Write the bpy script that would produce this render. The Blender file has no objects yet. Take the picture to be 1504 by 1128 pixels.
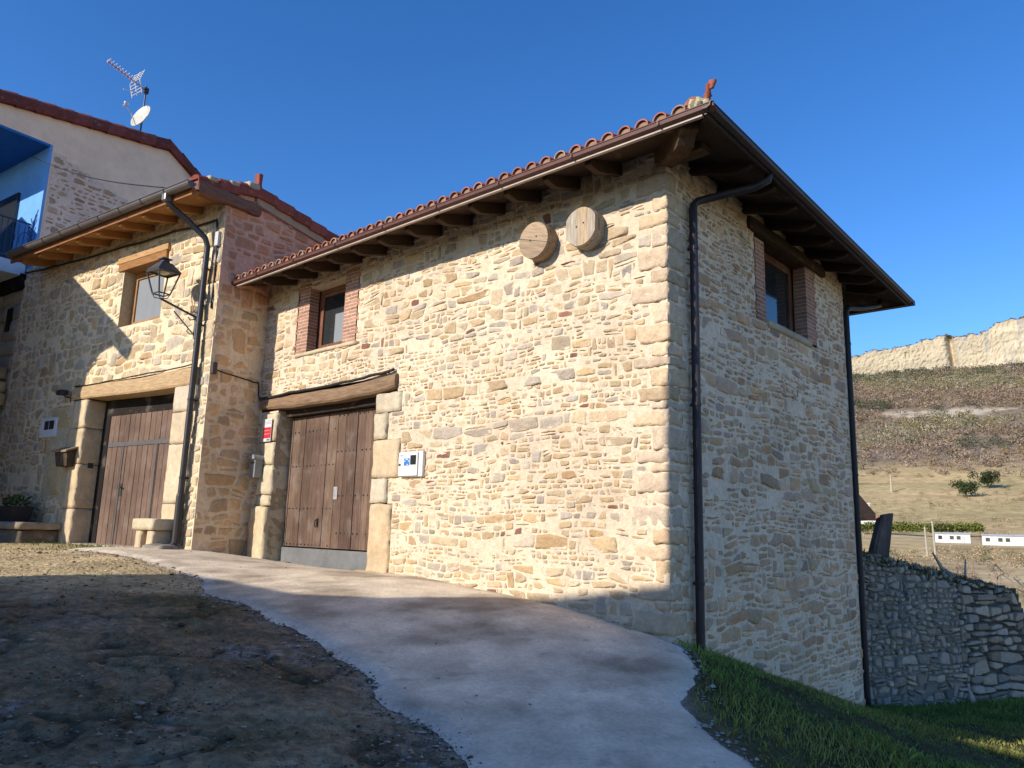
import bpy, math, random
import numpy as np
from mathutils import Matrix, Vector, kdtree

S = bpy.context.scene
COL = S.collection
rng = np.random.default_rng(7)
random.seed(7)
A = lambda *v: np.array(v, float)

# ------------------------------------------------------------------ camera, sky, sun, exposure
cam = bpy.data.cameras.new('camera'); camo = bpy.data.objects.new('camera', cam); COL.objects.link(camo)
cam.sensor_width = 36.0; cam.lens = 36.0 * 1130.0 / 1504.0
cam.clip_start = 0.05; cam.clip_end = 8000
_up = A(166, 5894, -1130); _up /= np.linalg.norm(_up)
_f = A(0, 0, -1) - _up * (-_up[2]); _f /= np.linalg.norm(_f)
_r = np.cross(_f, _up)
R = np.array([_r, _f, _up])                      # camera axes -> world (x right, y ahead, z up; the eye is the origin)
M4 = Matrix([list(R[0]) + [0], list(R[1]) + [0], list(R[2]) + [0], [0, 0, 0, 1]])
camo.matrix_world = M4
S.camera = camo

SUN = A(-.832, -.596, .46); SUN /= np.linalg.norm(SUN)
w = bpy.data.worlds.new('World'); S.world = w; w.use_nodes = True
nt = w.node_tree; bg = nt.nodes['Background']
sky = nt.nodes.new('ShaderNodeTexSky'); sky.sky_type = 'NISHITA'; sky.sun_disc = False
sky.sun_elevation = math.asin(SUN[2]); sky.sun_rotation = math.atan2(SUN[0], SUN[1])
sky.air_density = 1.0; sky.dust_density = 0.25; sky.ozone_density = 3.6; sky.altitude = 700
hsv = nt.nodes.new('ShaderNodeHueSaturation'); hsv.inputs['Saturation'].default_value = 1.25; hsv.inputs['Hue'].default_value = .509
nt.links.new(sky.outputs[0], hsv.inputs['Color']); nt.links.new(hsv.outputs[0], bg.inputs[0]); bg.inputs[1].default_value = 0.120
sl = bpy.data.lights.new('sun', 'SUN'); sl.energy = 3.2; sl.angle = math.radians(0.5); sl.color = (1.0, .90, .77)
so = bpy.data.objects.new('sun', sl); COL.objects.link(so)
so.rotation_euler = Vector(SUN).to_track_quat('Z', 'Y').to_euler(); so.location = (-20, -20, 30)
S.view_settings.view_transform = 'Standard'; S.view_settings.look = 'None'
S.view_settings.exposure = 0.84; S.view_settings.gamma = 1.0
S.cycles.max_bounces = 6; S.cycles.diffuse_bounces = 4

# ------------------------------------------------------------------ noise
def _hash(ix, iy, iz, seed):
    h = (ix * 374761393 + iy * 668265263 + iz * 2147483647 + seed * 1274126177) & 0xffffffff
    h = ((h ^ (h >> 13)) * 1274126177) & 0xffffffff
    h = ((h ^ (h >> 16)) * 2246822519) & 0xffffffff
    return ((h ^ (h >> 15)) & 0xffff) / 65535.0
def vnoise(P, seed=0):
    P = np.asarray(P, float); I = np.floor(P).astype(np.int64); F = P - I; F = F * F * (3 - 2 * F)
    o = 0
    for dx in (0, 1):
        for dy in (0, 1):
            for dz in (0, 1):
                wgt = (F[:, 0] if dx else 1 - F[:, 0]) * (F[:, 1] if dy else 1 - F[:, 1]) * (F[:, 2] if dz else 1 - F[:, 2])
                o = o + wgt * _hash(I[:, 0] + dx, I[:, 1] + dy, I[:, 2] + dz, seed)
    return o * 2 - 1
def fbm(P, oct=3, seed=0):
    P = np.asarray(P, float); s = 0; a = 1; t = 0
    for k in range(oct):
        s = s + a * vnoise(P * 2 ** k + 17.3 * k, seed + k); t += a; a *= .5
    return s / t
def n2(x, y, sc, oct=3, seed=0):
    return fbm(np.stack([x * sc, y * sc, np.zeros_like(x) + .5], 1), oct, seed)
def smooth(a, b, x):
    t = np.clip((x - a) / (b - a), 0, 1); return t * t * (3 - 2 * t)

# ------------------------------------------------------------------ frames
def dv(a): return A(math.cos(math.radians(a)), math.sin(math.radians(a)), 0)
Z3 = A(0, 0, 1)
class Frame:
    """local (along, outward, up) -> world"""
    def __init__(s, o, u, n): s.o = np.array(o, float); s.u = np.array(u, float); s.n = np.array(n, float)
    def __call__(s, P):
        P = np.atleast_2d(np.asarray(P, float)); return s.o + P[:, :1] * s.u + P[:, 1:2] * s.n + P[:, 2:3] * Z3
    def p(s, a, b, z): return s([[a, b, z]])[0]
    def flip(s): return np.dot(np.cross(s.u, s.n), Z3) < 0
C0 = A(1.656, 8.0, 0)
u1 = dv(138); FB = Frame(C0, u1, A(-u1[1], u1[0], 0))           # barn, front
v1 = dv(47.5); RB = Frame(C0, v1, A(v1[1], -v1[0], 0))          # barn, right side
L0 = A(-5.07, 12.65, 0)
u2 = dv(145); FL = Frame(L0, u2, A(-u2[1], u2[0], 0))           # left house, front
SL = Frame(L0, -FL.n, -u2)                                      # left house, right side
WORLD = Frame(A(0, 0, 0), A(1, 0, 0), A(0, 1, 0))

# ------------------------------------------------------------------ mesh builder
class MB:
    def __init__(s, frame=WORLD): s.fr = frame; s.V = []; s.Lc = []; s.C = []; s.F = []; s.n = 0; s.M = []
    def add(s, v, f, col=(1, 1, 1), a=1.0, frame=None, lc=None, mat=0):
        fr = frame or s.fr; v = np.asarray(v, float)
        if len(v) == 0: return s
        s.V.append(fr(v)); s.Lc.append(v if lc is None else np.asarray(lc, float))
        c = np.asarray(col, float)
        if c.ndim == 1: c = np.tile(c[:3], (len(v), 1))
        s.C.append(np.hstack([c[:, :3], np.full((len(v), 1), a)]))
        fl = fr.flip(); n = s.n
        for q in f:
            q = [int(i) + n for i in q]
            s.F.append(q[::-1] if fl else q); s.M.append(mat)
        s.n += len(v); return s
    def box(s, x0, x1, y0, y1, z0, z1, **k):
        x0, x1 = min(x0, x1), max(x0, x1); y0, y1 = min(y0, y1), max(y0, y1); z0, z1 = min(z0, z1), max(z0, z1)
        v = [(x, y, z) for z in (z0, z1) for y in (y0, y1) for x in (x0, x1)]
        f = [(0, 2, 3, 1), (4, 5, 7, 6), (0, 1, 5, 4), (2, 6, 7, 3), (0, 4, 6, 2), (1, 3, 7, 5)]
        return s.add(v, f, **k)
    def hexa(s, bot, top, **k):
        """4 bottom + 4 top points, counter-clockwise from above"""
        v = list(bot) + list(top)
        f = [(3, 2, 1, 0), (4, 5, 6, 7)] + [(i, (i + 1) % 4, 4 + (i + 1) % 4, 4 + i) for i in range(4)]
        return s.add(v, f, **k)
    def tube(s, pts, r, n=10, **k):
        pts = np.asarray(pts, float); m = len(pts); rr = np.full(m, r) if np.isscalar(r) else np.asarray(r, float)
        T = np.gradient(pts, axis=0); T /= np.linalg.norm(T, axis=1)[:, None] + 1e-9
        ref = A(0, 0, 1) if abs(T[0] @ A(0, 0, 1)) < .9 else A(1, 0, 0)
        v = []; N = np.cross(T[0], ref); N /= np.linalg.norm(N)
        for i in range(m):
            N = N - T[i] * (N @ T[i]); N /= np.linalg.norm(N); B = np.cross(T[i], N)
            for j in range(n):
                an = 2 * math.pi * j / n; v.append(pts[i] + rr[i] * (N * math.cos(an) + B * math.sin(an)))
        f = [(i * n + j, i * n + (j + 1) % n, (i + 1) * n + (j + 1) % n, (i + 1) * n + j) for i in range(m - 1) for j in range(n)]
        f += [tuple(range(n))[::-1], tuple(range((m - 1) * n, m * n))]
        return s.add(v, f, **k)
    def bar(s, p, q, wd, ht, **k):
        """square bar from p to q"""
        p = A(*p); q = A(*q); d = q - p; d /= np.linalg.norm(d)
        ref = A(0, 0, 1) if abs(d[2]) < .9 else A(1, 0, 0)
        a = np.cross(d, ref); a /= np.linalg.norm(a); b = np.cross(a, d)
        v = [e + a * sx * wd / 2 + b * sz * ht / 2 for e in (p, q) for sx, sz in ((-1, -1), (1, -1), (1, 1), (-1, 1))]
        f = [(0, 1, 2, 3)[::-1], (4, 5, 6, 7)] + [(i, (i + 1) % 4, 4 + (i + 1) % 4, 4 + i) for i in range(4)]
        f = [q_[::-1] for q_ in f]
        return s.add(v, f, **k)
    def prism(s, poly, y0, y1, **k):
        """polygon in (x, z), extruded from y0 to y1"""
        n = len(poly); v = [(x, y0, z) for x, z in poly] + [(x, y1, z) for x, z in poly]
        ar = sum(poly[i][0] * poly[(i + 1) % n][1] - poly[(i + 1) % n][0] * poly[i][1] for i in range(n))
        f = [tuple(range(n)), tuple(range(n, 2 * n))[::-1]] + [(i, n + i, n + (i + 1) % n, (i + 1) % n) for i in range(n)]
        if ar < 0: f = [q[::-1] for q in f]
        return s.add(v, f, **k)
    def lathe(s, prof, cx=0, cy=0, n=14, **k):
        v = [(cx + r * math.cos(2 * math.pi * j / n), cy + r * math.sin(2 * math.pi * j / n), z) for r, z in prof for j in range(n)]
        m = len(prof)
        f = [(i * n + j, i * n + (j + 1) % n, (i + 1) * n + (j + 1) % n, (i + 1) * n + j) for i in range(m - 1) for j in range(n)]
        f += [tuple(range(n))[::-1], tuple(range((m - 1) * n, m * n))]
        return s.add(v, f, **k)
    def block(s, x0, x1, y0, y1, z0, z1, amp=.012, rnd=.03, seed=0, div=.07, nsc=6, **k):
        """dressed stone or hewn timber: a rounded box with an uneven surface"""
        dims = A(x1 - x0, y1 - y0, z1 - z0); nn = np.clip(np.round(dims / div).astype(int), 2, 26)
        idx = {}; V = []; F = []
        def vid(i, j, l):
            if (i, j, l) not in idx:
                idx[(i, j, l)] = len(V)
                t = A(i / nn[0], j / nn[1], l / nn[2]); V.append(A(x0, y0, z0) + t * dims)
            return idx[(i, j, l)]
        a, b, c = nn
        for i in range(a):
            for j in range(b):
                F.append((vid(i, j, 0), vid(i, j + 1, 0), vid(i + 1, j + 1, 0), vid(i + 1, j, 0)))
                F.append((vid(i, j, c), vid(i + 1, j, c), vid(i + 1, j + 1, c), vid(i, j + 1, c)))
        for i in range(a):
            for l in range(c):
                F.append((vid(i, 0, l), vid(i + 1, 0, l), vid(i + 1, 0, l + 1), vid(i, 0, l + 1)))
                F.append((vid(i, b, l), vid(i, b, l + 1), vid(i + 1, b, l + 1), vid(i + 1, b, l)))
        for j in range(b):
            for l in range(c):
                F.append((vid(0, j, l), vid(0, j, l + 1), vid(0, j + 1, l + 1), vid(0, j + 1, l)))
                F.append((vid(a, j, l), vid(a, j + 1, l), vid(a, j + 1, l + 1), vid(a, j, l + 1)))
        V = np.array(V); cc = A(x0 + x1, y0 + y1, z0 + z1) / 2; hd = dims / 2
        r = min(rnd, .45 * hd.min()); q = np.clip(V - cc, -(hd - r), hd - r); d = V - cc - q
        ln = np.linalg.norm(d, axis=1)[:, None]; V2 = np.where(ln > 1e-9, cc + q + d / np.maximum(ln, 1e-9) * r, V)
        W = s.fr(V2) if 'frame' not in k else k['frame'](V2)
        D = np.stack([fbm(W * nsc + 31 * e, 3, seed * 3 + e) for e in range(3)], 1) * amp
        return s.add(V2 + D, F, **k)
    def build(s, name, mat, parent=None, bevel=0, smooth_=False, loc=None):
        V = np.vstack(s.V); o = A(0, 0, 0)
        if parent is not None: o = origin_of(parent)
        elif loc is not None: o = A(*loc)
        me = bpy.data.meshes.new(name); me.from_pydata((V - o).tolist(), [], s.F)
        for m in (mat if isinstance(mat, (list, tuple)) else [mat]): me.materials.append(m)
        at = me.attributes.new('Col', 'FLOAT_COLOR', 'POINT'); at.data.foreach_set('color', np.vstack(s.C).ravel().astype(np.float32))
        at = me.attributes.new('lc', 'FLOAT_VECTOR', 'POINT'); at.data.foreach_set('vector', np.vstack(s.Lc).ravel().astype(np.float32))
        if max(s.M): me.polygons.foreach_set('material_index', np.array(s.M, np.int32))
        if smooth_: me.polygons.foreach_set('use_smooth', np.ones(len(me.polygons), bool))
        me.update()
        ob = bpy.data.objects.new(name, me); COL.objects.link(ob)
        ORI[ob.name] = o
        if parent is not None: ob.parent = parent
        else: ob.location = o
        if bevel:
            b = ob.modifiers.new('bevel', 'BEVEL'); b.width = bevel; b.segments = 2; b.limit_method = 'ANGLE'
        return ob
ORI = {}
def origin_of(o): return ORI[o.name]
def thing(name, label, cat, loc, group=None):
    o = bpy.data.objects.new(name, None); COL.objects.link(o); o.location = loc; o.empty_display_size = .2
    ORI[o.name] = A(*loc); return tag(o, label, cat, group)
def tag(o, label, cat, group=None, kind=None):
    if label: o['label'] = label
    if cat: o['category'] = cat
    if group: o['group'] = group
    if kind: o['kind'] = kind
    return o
def struct(o, kind='structure'): o['kind'] = kind; return o
def dup(ob, loc, parent):
    c = ob.copy(); COL.objects.link(c); c.location = loc; c.parent = parent; ORI[c.name] = ORI[ob.name]; return c

# ------------------------------------------------------------------ materials
def mat(name, color=(.5, .5, .5), rough=.85, metal=0., attr=False, var=.25, scale=6., stretch=(1, 1, 1), bump=.3, bscale=40., bstretch=None,
        dist=.01, spots=None, spec=.3, coord='lc', var2=0., scale2=1.2, oct=6):
    m = bpy.data.materials.new(name); m.use_nodes = True; t = m.node_tree; N = t.nodes; Lk = t.links
    b = N['Principled BSDF']; b.inputs['Roughness'].default_value = rough; b.inputs['Metallic'].default_value = metal
    b.inputs['Specular IOR Level'].default_value = spec
    if coord == 'lc':
        c = N.new('ShaderNodeAttribute'); c.attribute_name = 'lc'; co = c.outputs['Vector']
    else:
        c = N.new('ShaderNodeNewGeometry'); co = c.outputs['Position']
    mp = N.new('ShaderNodeMapping'); mp.inputs['Scale'].default_value = stretch; Lk.new(co, mp.inputs['Vector'])
    no = N.new('ShaderNodeTexNoise'); no.inputs['Scale'].default_value = scale; no.inputs['Detail'].default_value = oct; no.inputs['Roughness'].default_value = .65
    Lk.new(mp.outputs[0], no.inputs['Vector'])
    rmp = N.new('ShaderNodeMapRange'); rmp.inputs[1].default_value = .25; rmp.inputs[2].default_value = .75
    rmp.inputs[3].default_value = 1 - var; rmp.inputs[4].default_value = 1 + var; Lk.new(no.outputs['Fac'], rmp.inputs[0])
    fac = rmp.outputs[0]
    if var2:
        nb = N.new('ShaderNodeTexNoise'); nb.inputs['Scale'].default_value = scale2; nb.inputs['Detail'].default_value = 4; Lk.new(co, nb.inputs['Vector'])
        r2 = N.new('ShaderNodeMapRange'); r2.inputs[1].default_value = .3; r2.inputs[2].default_value = .7; r2.inputs[3].default_value = 1 - var2; r2.inputs[4].default_value = 1 + var2
        Lk.new(nb.outputs['Fac'], r2.inputs[0])
        mu = N.new('ShaderNodeMath'); mu.operation = 'MULTIPLY'; Lk.new(fac, mu.inputs[0]); Lk.new(r2.outputs[0], mu.inputs[1]); fac = mu.outputs[0]
    mx = N.new('ShaderNodeVectorMath'); mx.operation = 'SCALE'; Lk.new(fac, mx.inputs['Scale'])
    if attr:
        a = N.new('ShaderNodeAttribute'); a.attribute_name = 'Col'; Lk.new(a.outputs['Color'], mx.inputs[0])
    else: mx.inputs[0].default_value = color
    base = mx.outputs[0]
    if spots:                                     # (colour, scale, threshold, strength)
        for (sc_, ss, th, st) in spots:
            v = N.new('ShaderNodeTexNoise'); v.inputs['Scale'].default_value = ss; v.inputs['Detail'].default_value = 5; Lk.new(co, v.inputs['Vector'])
            r3 = N.new('ShaderNodeMapRange'); r3.inputs[1].default_value = th; r3.inputs[2].default_value = th + .1; r3.inputs[4].default_value = st; Lk.new(v.outputs['Fac'], r3.inputs[0])
            mi = N.new('ShaderNodeMix'); mi.data_type = 'RGBA'; Lk.new(r3.outputs[0], mi.inputs[0]); Lk.new(base, mi.inputs[6]); mi.inputs[7].default_value = (*sc_, 1)
            base = mi.outputs[2]
    Lk.new(base, b.inputs['Base Color'])
    if bump:
        mp2 = N.new('ShaderNodeMapping'); mp2.inputs['Scale'].default_value = bstretch or stretch; Lk.new(co, mp2.inputs['Vector'])
        nb = N.new('ShaderNodeTexNoise'); nb.inputs['Scale'].default_value = bscale; nb.inputs['Detail'].default_value = 5; Lk.new(mp2.outputs[0], nb.inputs['Vector'])
        bu = N.new('ShaderNodeBump'); bu.inputs['Strength'].default_value = bump; bu.inputs['Distance'].default_value = dist
        Lk.new(nb.outputs['Fac'], bu.inputs['Height']); Lk.new(bu.outputs[0], b.inputs['Normal'])
    return m
M = {}
M['masonry'] = mat('masonry', attr=True, rough=.93, var=.22, scale=14, bump=.75, bscale=34, dist=.02, coord='pos', var2=.1, scale2=1.1, spec=.1)
M['plaster'] = mat('plaster', attr=True, rough=.95, var=.12, scale=4, oct=8, bump=.3, bscale=60, dist=.006, coord='pos', var2=.07, scale2=.8, spec=.1)
M['dressed'] = mat('dressed_stone', attr=True, rough=.92, var=.22, scale=9, bump=.7, bscale=38, dist=.016, coord='pos', var2=.12, scale2=2.2, spots=[((.48, .30, .15), 2.6, .58, .3), ((.60, .52, .40), 4.1, .60, .4)], spec=.1)
M['wood_v'] = mat('weathered_planks', attr=True, rough=.88, var=.5, scale=7, stretch=(9, 3, .55), bump=.8, bscale=14, bstretch=(9, 3, .5), dist=.008, var2=.22, scale2=1.6, spots=[((.20, .17, .145), 3.2, .56, .4)], spec=.15)
M['wood_h'] = mat('hewn_timber', attr=True, rough=.88, var=.45, spots=[((.36, .20, .09), 5, .58, .22)], scale=7, stretch=(.6, 5, 6), bump=.6, bscale=12, bstretch=(.5, 5, 8), dist=.01, spec=.15)
M['wood_y'] = mat('rafter_timber', attr=True, rough=.8, var=.3, scale=7, stretch=(6, .7, 6), bump=.4, bscale=12, bstretch=(8, .5, 8), dist=.008, spec=.2)
M['paint'] = mat('painted_metal', attr=True, rough=.5, var=.22, scale=9, var2=.15, scale2=1.3, bump=.05, bscale=30, dist=.003, spec=.4)
M['zinc'] = mat('zinc', attr=True, rough=.4, metal=.55, var=.18, scale=5, bump=.08, bscale=20, dist=.004)
M['clay'] = mat('clay_tile', attr=True, rough=.9, var=.28, scale=9, bump=.3, bscale=50, dist=.006, coord='pos', spots=[((.30, .26, .15), 9, .62, .5)], spec=.1)
M['glass'] = mat('window_glass', (.025, .028, .03), rough=.06, var=.1, bump=.03, bscale=3, dist=.004, spec=.6)
M['curtain'] = mat('net_curtain', (.22, .24, .26), rough=.9, var=.15, stretch=(20, 1, 1), scale=2, bump=.0)
M['cable'] = mat('cable_sheath', (.02, .02, .02), rough=.6, var=.1, bump=0)
M['plastic'] = mat('moulded_plastic', attr=True, rough=.5, var=.05, bump=.05, bscale=40, dist=.002, spec=.4)
M['leaf'] = mat('foliage', attr=True, rough=.75, var=.3, scale=1.5, bump=0, coord='pos', spec=.15)
M['bark'] = mat('bark', attr=True, rough=.95, var=.35, scale=6, stretch=(2, 2, .6), bump=.5, bscale=20, dist=.01, coord='pos', spec=.1)
M['far'] = mat('far_ground', attr=True, rough=1., var=.38, scale=.22, oct=10, bump=0, coord='pos', var2=.15, scale2=.04, spec=0)
M['cliff'] = mat('cliff_rock', attr=True, rough=1., var=.16, scale=.05, stretch=(.5, .5, 1.6), bump=.6, bscale=.08, dist=2., coord='pos', var2=.12, scale2=.012, spec=0)
M['ground'] = mat('soil', attr=True, rough=1., var=.55, scale=11, oct=9, bump=1., bscale=20, dist=.05, coord='pos', var2=.25, scale2=1.3, spec=.05)
M['lane'] = mat('concrete', attr=True, rough=.95, var=.2, scale=26, oct=9, bump=.7, bscale=55, dist=.012, coord='pos', var2=.2, scale2=2.6, spots=[((.20, .17, .14), 5.5, .62, .35), ((.66, .60, .52), 7.5, .63, .35)], spec=.15)

# ------------------------------------------------------------------ masonry
STONES_WARM = [((.55, .44, .285), 6), ((.57, .47, .32), 5), ((.50, .455, .38), 4.5), ((.60, .51, .36), 4), ((.53, .40, .24), 1.8), ((.46, .42, .36), 2.5), ((.47, .34, .22), .9), ((.40, .36, .31), 1.2), ((.27, .14, .10), .35), ((.53, .42, .26), 4)]
STONES_GREY = [((.50, .43, .33), 5), ((.44, .40, .34), 4.5), ((.47, .40, .29), 4), ((.40, .32, .23), 1.5), ((.37, .35, .32), 2.5), ((.54, .48, .38), 3)]
STONES_RED = [((.33, .22, .15), 4), ((.38, .28, .20), 3), ((.30, .24, .19), 3), ((.36, .20, .13), 1.5)]
STONES_DRY = [((.40, .37, .32), 4), ((.48, .44, .38), 3), ((.30, .28, .24), 2), ((.50, .45, .36), 1.5)]
def pick(pal, r):
    wt = np.array([p[1] for p in pal]); k = r.choice(len(pal), p=wt / wt.sum())
    return np.clip(np.array(pal[k][0]) * A(.88, .815, .765) * (1 + r.normal(0, .09)) + r.normal(0, .008) * A(1, 0, -1), .02, .85)
def clip_half(poly, nx, ny, d):
    """keep nx*x+ny*y<=d"""
    out = []; n = len(poly)
    for i in range(n):
        p = poly[i]; q = poly[(i + 1) % n]; a = nx * p[0] + ny * p[1] - d; b = nx * q[0] + ny * q[1] - d
        if a <= 0: out.append(p)
        if (a < 0 < b) or (b < 0 < a):
            t = a / (a - b); out.append((p[0] + t * (q[0] - p[0]), p[1] + t * (q[1] - p[1])))
    return out
def inset(poly, g):
    n = len(poly); ar = sum(poly[i][0] * poly[(i + 1) % n][1] - poly[(i + 1) % n][0] * poly[i][1] for i in range(n))
    if ar < 0: poly = poly[::-1]
    out = list(poly)
    for i in range(n):
        p = poly[i]; q = poly[(i + 1) % n]; dx, dy = q[0] - p[0], q[1] - p[1]; l = math.hypot(dx, dy)
        if l < 1e-6: continue
        nx, ny = dy / l, -dx / l
        out = clip_half(out, nx, ny, nx * p[0] + ny * p[1] - g)
        if len(out) < 3: return None
    return out
def chaikin(p, k=2, r=.22):
    p = np.array(p)
    for _ in range(k):
        q = np.roll(p, -1, 0); p = np.stack([p * (1 - r) + q * r, p * r + q * (1 - r)], 1).reshape(-1, 2); r = .25
    return p
def merge_close(p, d):
    out = []
    for q in p:
        if not out or math.hypot(q[0] - out[-1][0], q[1] - out[-1][1]) > d: out.append(q)
    if len(out) > 2 and math.hypot(out[0][0] - out[-1][0], out[0][1] - out[-1][1]) < d: out.pop()
    return out
def stone_mesh(out, poly, h, col, r, rough=.25, mortar=None):
    poly = merge_close(poly, .02); pp = []
    if len(poly) < 3: return
    for i_ in range(len(poly)):                     # break the edges so the outline is ragged
        p0, p1 = A(*poly[i_]), A(*poly[(i_ + 1) % len(poly)]); L_ = np.linalg.norm(p1 - p0); k_ = 1 + int(L_ / .055); nn = A(p1[1] - p0[1], p0[0] - p1[0]) / max(L_, 1e-6)
        for q_ in range(k_): pp.append(p0 + (p1 - p0) * (q_ / k_) + nn * (r.normal(0, .0045) if q_ else 0))
    p = chaikin(pp, 1, .27)
    c = p.mean(0); n = len(p); rad = p - c; tx, ty = np.clip(r.normal(0, rough, 2), -.3, .3)
    V = []; CC = []; m_ = np.array(mortar) if mortar is not None else np.array(col); smear = r.uniform(.0, .8)
    ext = max(np.ptp(p[:, 0]), np.ptp(p[:, 1])); e1 = 1 - min(.10, .008 / ext * 2); e2 = 1 - min(.3, .026 / ext * 2)
    for k, (s, y) in enumerate([(1.0, -.016), (e1, h * .45), (e2, h * .92), (.5, h)]):
        q = c + rad * s
        V.append(np.stack([q[:, 0], np.full(n, y) + ((rad * s) @ A(tx, ty) * .4 if k >= 2 else 0), q[:, 1]], 1))
        f_ = [.85, .5 * smear + .2, .3 * smear, .0][k] * (.5 + .5 * r.random(n))
        CC.append(np.array(col)[None] * (1 - f_[:, None]) + m_[None] * f_[:, None])
    V.append(np.array([[c[0], h, c[1]]])); CC.append(np.array([col]))
    F = [(k * n + i, k * n + (i + 1) % n, (k + 1) * n + (i + 1) % n, (k + 1) * n + i) for k in range(3) for i in range(n)] + [(3 * n + i, 3 * n + (i + 1) % n, 4 * n) for i in range(n)]
    W = np.concatenate([np.zeros(n), np.full(n, .4), np.ones(2 * n + 1)])
    out.append((np.vstack(V), F, np.vstack(CC), W))
def courses(x0, x1, z0, z1, hmin, hmax, asp, r, split=.22, drop=.07, tall=.07, wav=.03):
    """irregular courses of rubble: rows of uneven height with wavy beds, slanted joints, split and double-height stones"""
    cells = []; z = z0 - .15; k = 0; taken = []; sd = int(r.integers(0, 9999))
    def bed(x, k): return .22 * np.interp(x, XS, NB[k % len(NB)])
    XS = np.arange(x0 - 1, x1 + 1, .16); NB = r.normal(0, 1, (400, len(XS)))
    hs = []
    while z < z1 + .3:
        q = r.random(); h = r.uniform(hmin * .75, hmin * 1.25) if q < .32 else (r.uniform(hmin, (hmin + hmax) / 2) if q < .75 else r.uniform((hmin + hmax) / 2, hmax * 1.15))
        hs.append((z, h)); z += h
    for k, (z, h) in enumerate(hs[:-2]):
        hn = hs[k + 1][1]; x = x0 - .4 + r.uniform(0, .2); nxt = []; mh = min(h, hs[k - 1][1] if k else h)
        sl = r.normal(0, .13 * h)
        while x < x1 + .3:
            hit = [b for a, b in taken if a - .02 <= x < b]
            if hit: x = max(hit) + .001; sl = r.normal(0, .1 * h); continue
            wd = h * (r.uniform(*asp) if r.random() < .78 else r.uniform(.6, asp[0] + .3)); wd = max(.06, min(wd, .62))
            for a, b in taken:
                if x < a < x + wd: wd = a - x
            if wd < .035: x += wd + .001; continue
            tl_ = r.random() < tall and wd < .35
            hh = h + (hn if tl_ else 0); sr = r.normal(0, .13 * h); lo = lambda xx: z + bed(xx, k) * mh; hi = lambda xx: z + hh + bed(xx, k + (2 if tl_ else 1)) * min(h, hn)
            xl0, xl1, xr0, xr1 = x - sl, x + sl, x + wd - sr, x + wd + sr; xm = x + wd / 2
            poly = [(xl0, lo(xl0)), (xm, lo(xm)), (xr0, lo(xr0)), (xr1, hi(xr1)), (xm, hi(xm)), (xl1, hi(xl1))]
            u_ = r.random()
            if u_ < drop: pass
            elif u_ < drop + split and hh > hmin * 1.25 and wd > .10:
                f1, f2 = r.uniform(.35, .65, 2); a_ = lambda xx, f: lo(xx) * (1 - f) + hi(xx) * f
                L_, R_ = (x, a_(x, f1)), (x + wd, a_(x + wd, f2))
                cells.append([poly[0], poly[1], poly[2], R_, L_]); cells.append([L_, R_, poly[3], poly[4], poly[5]])
            else: cells.append(poly)
            if tl_: nxt.append((x, x + wd))
            sl = sr; x += wd
        taken = nxt
    P = np.array([p for c in cells for p in c]); Q = np.stack([P[:, 0], P[:, 1], np.full(len(P), sd * .37)], 1)
    D = np.stack([fbm(Q * 1.1, 2, 3), fbm(Q * 1.1 + 40, 2, 5)], 1) * A(.03, 1.6 * wav) + np.stack([vnoise(Q * 7, 7), vnoise(Q * 7 + 9, 8)], 1) * .011
    P = P + D; o = 0; outc = []
    for c in cells: outc.append([tuple(q) for q in P[o:o + len(c)]]); o += len(c)
    return outc
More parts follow.
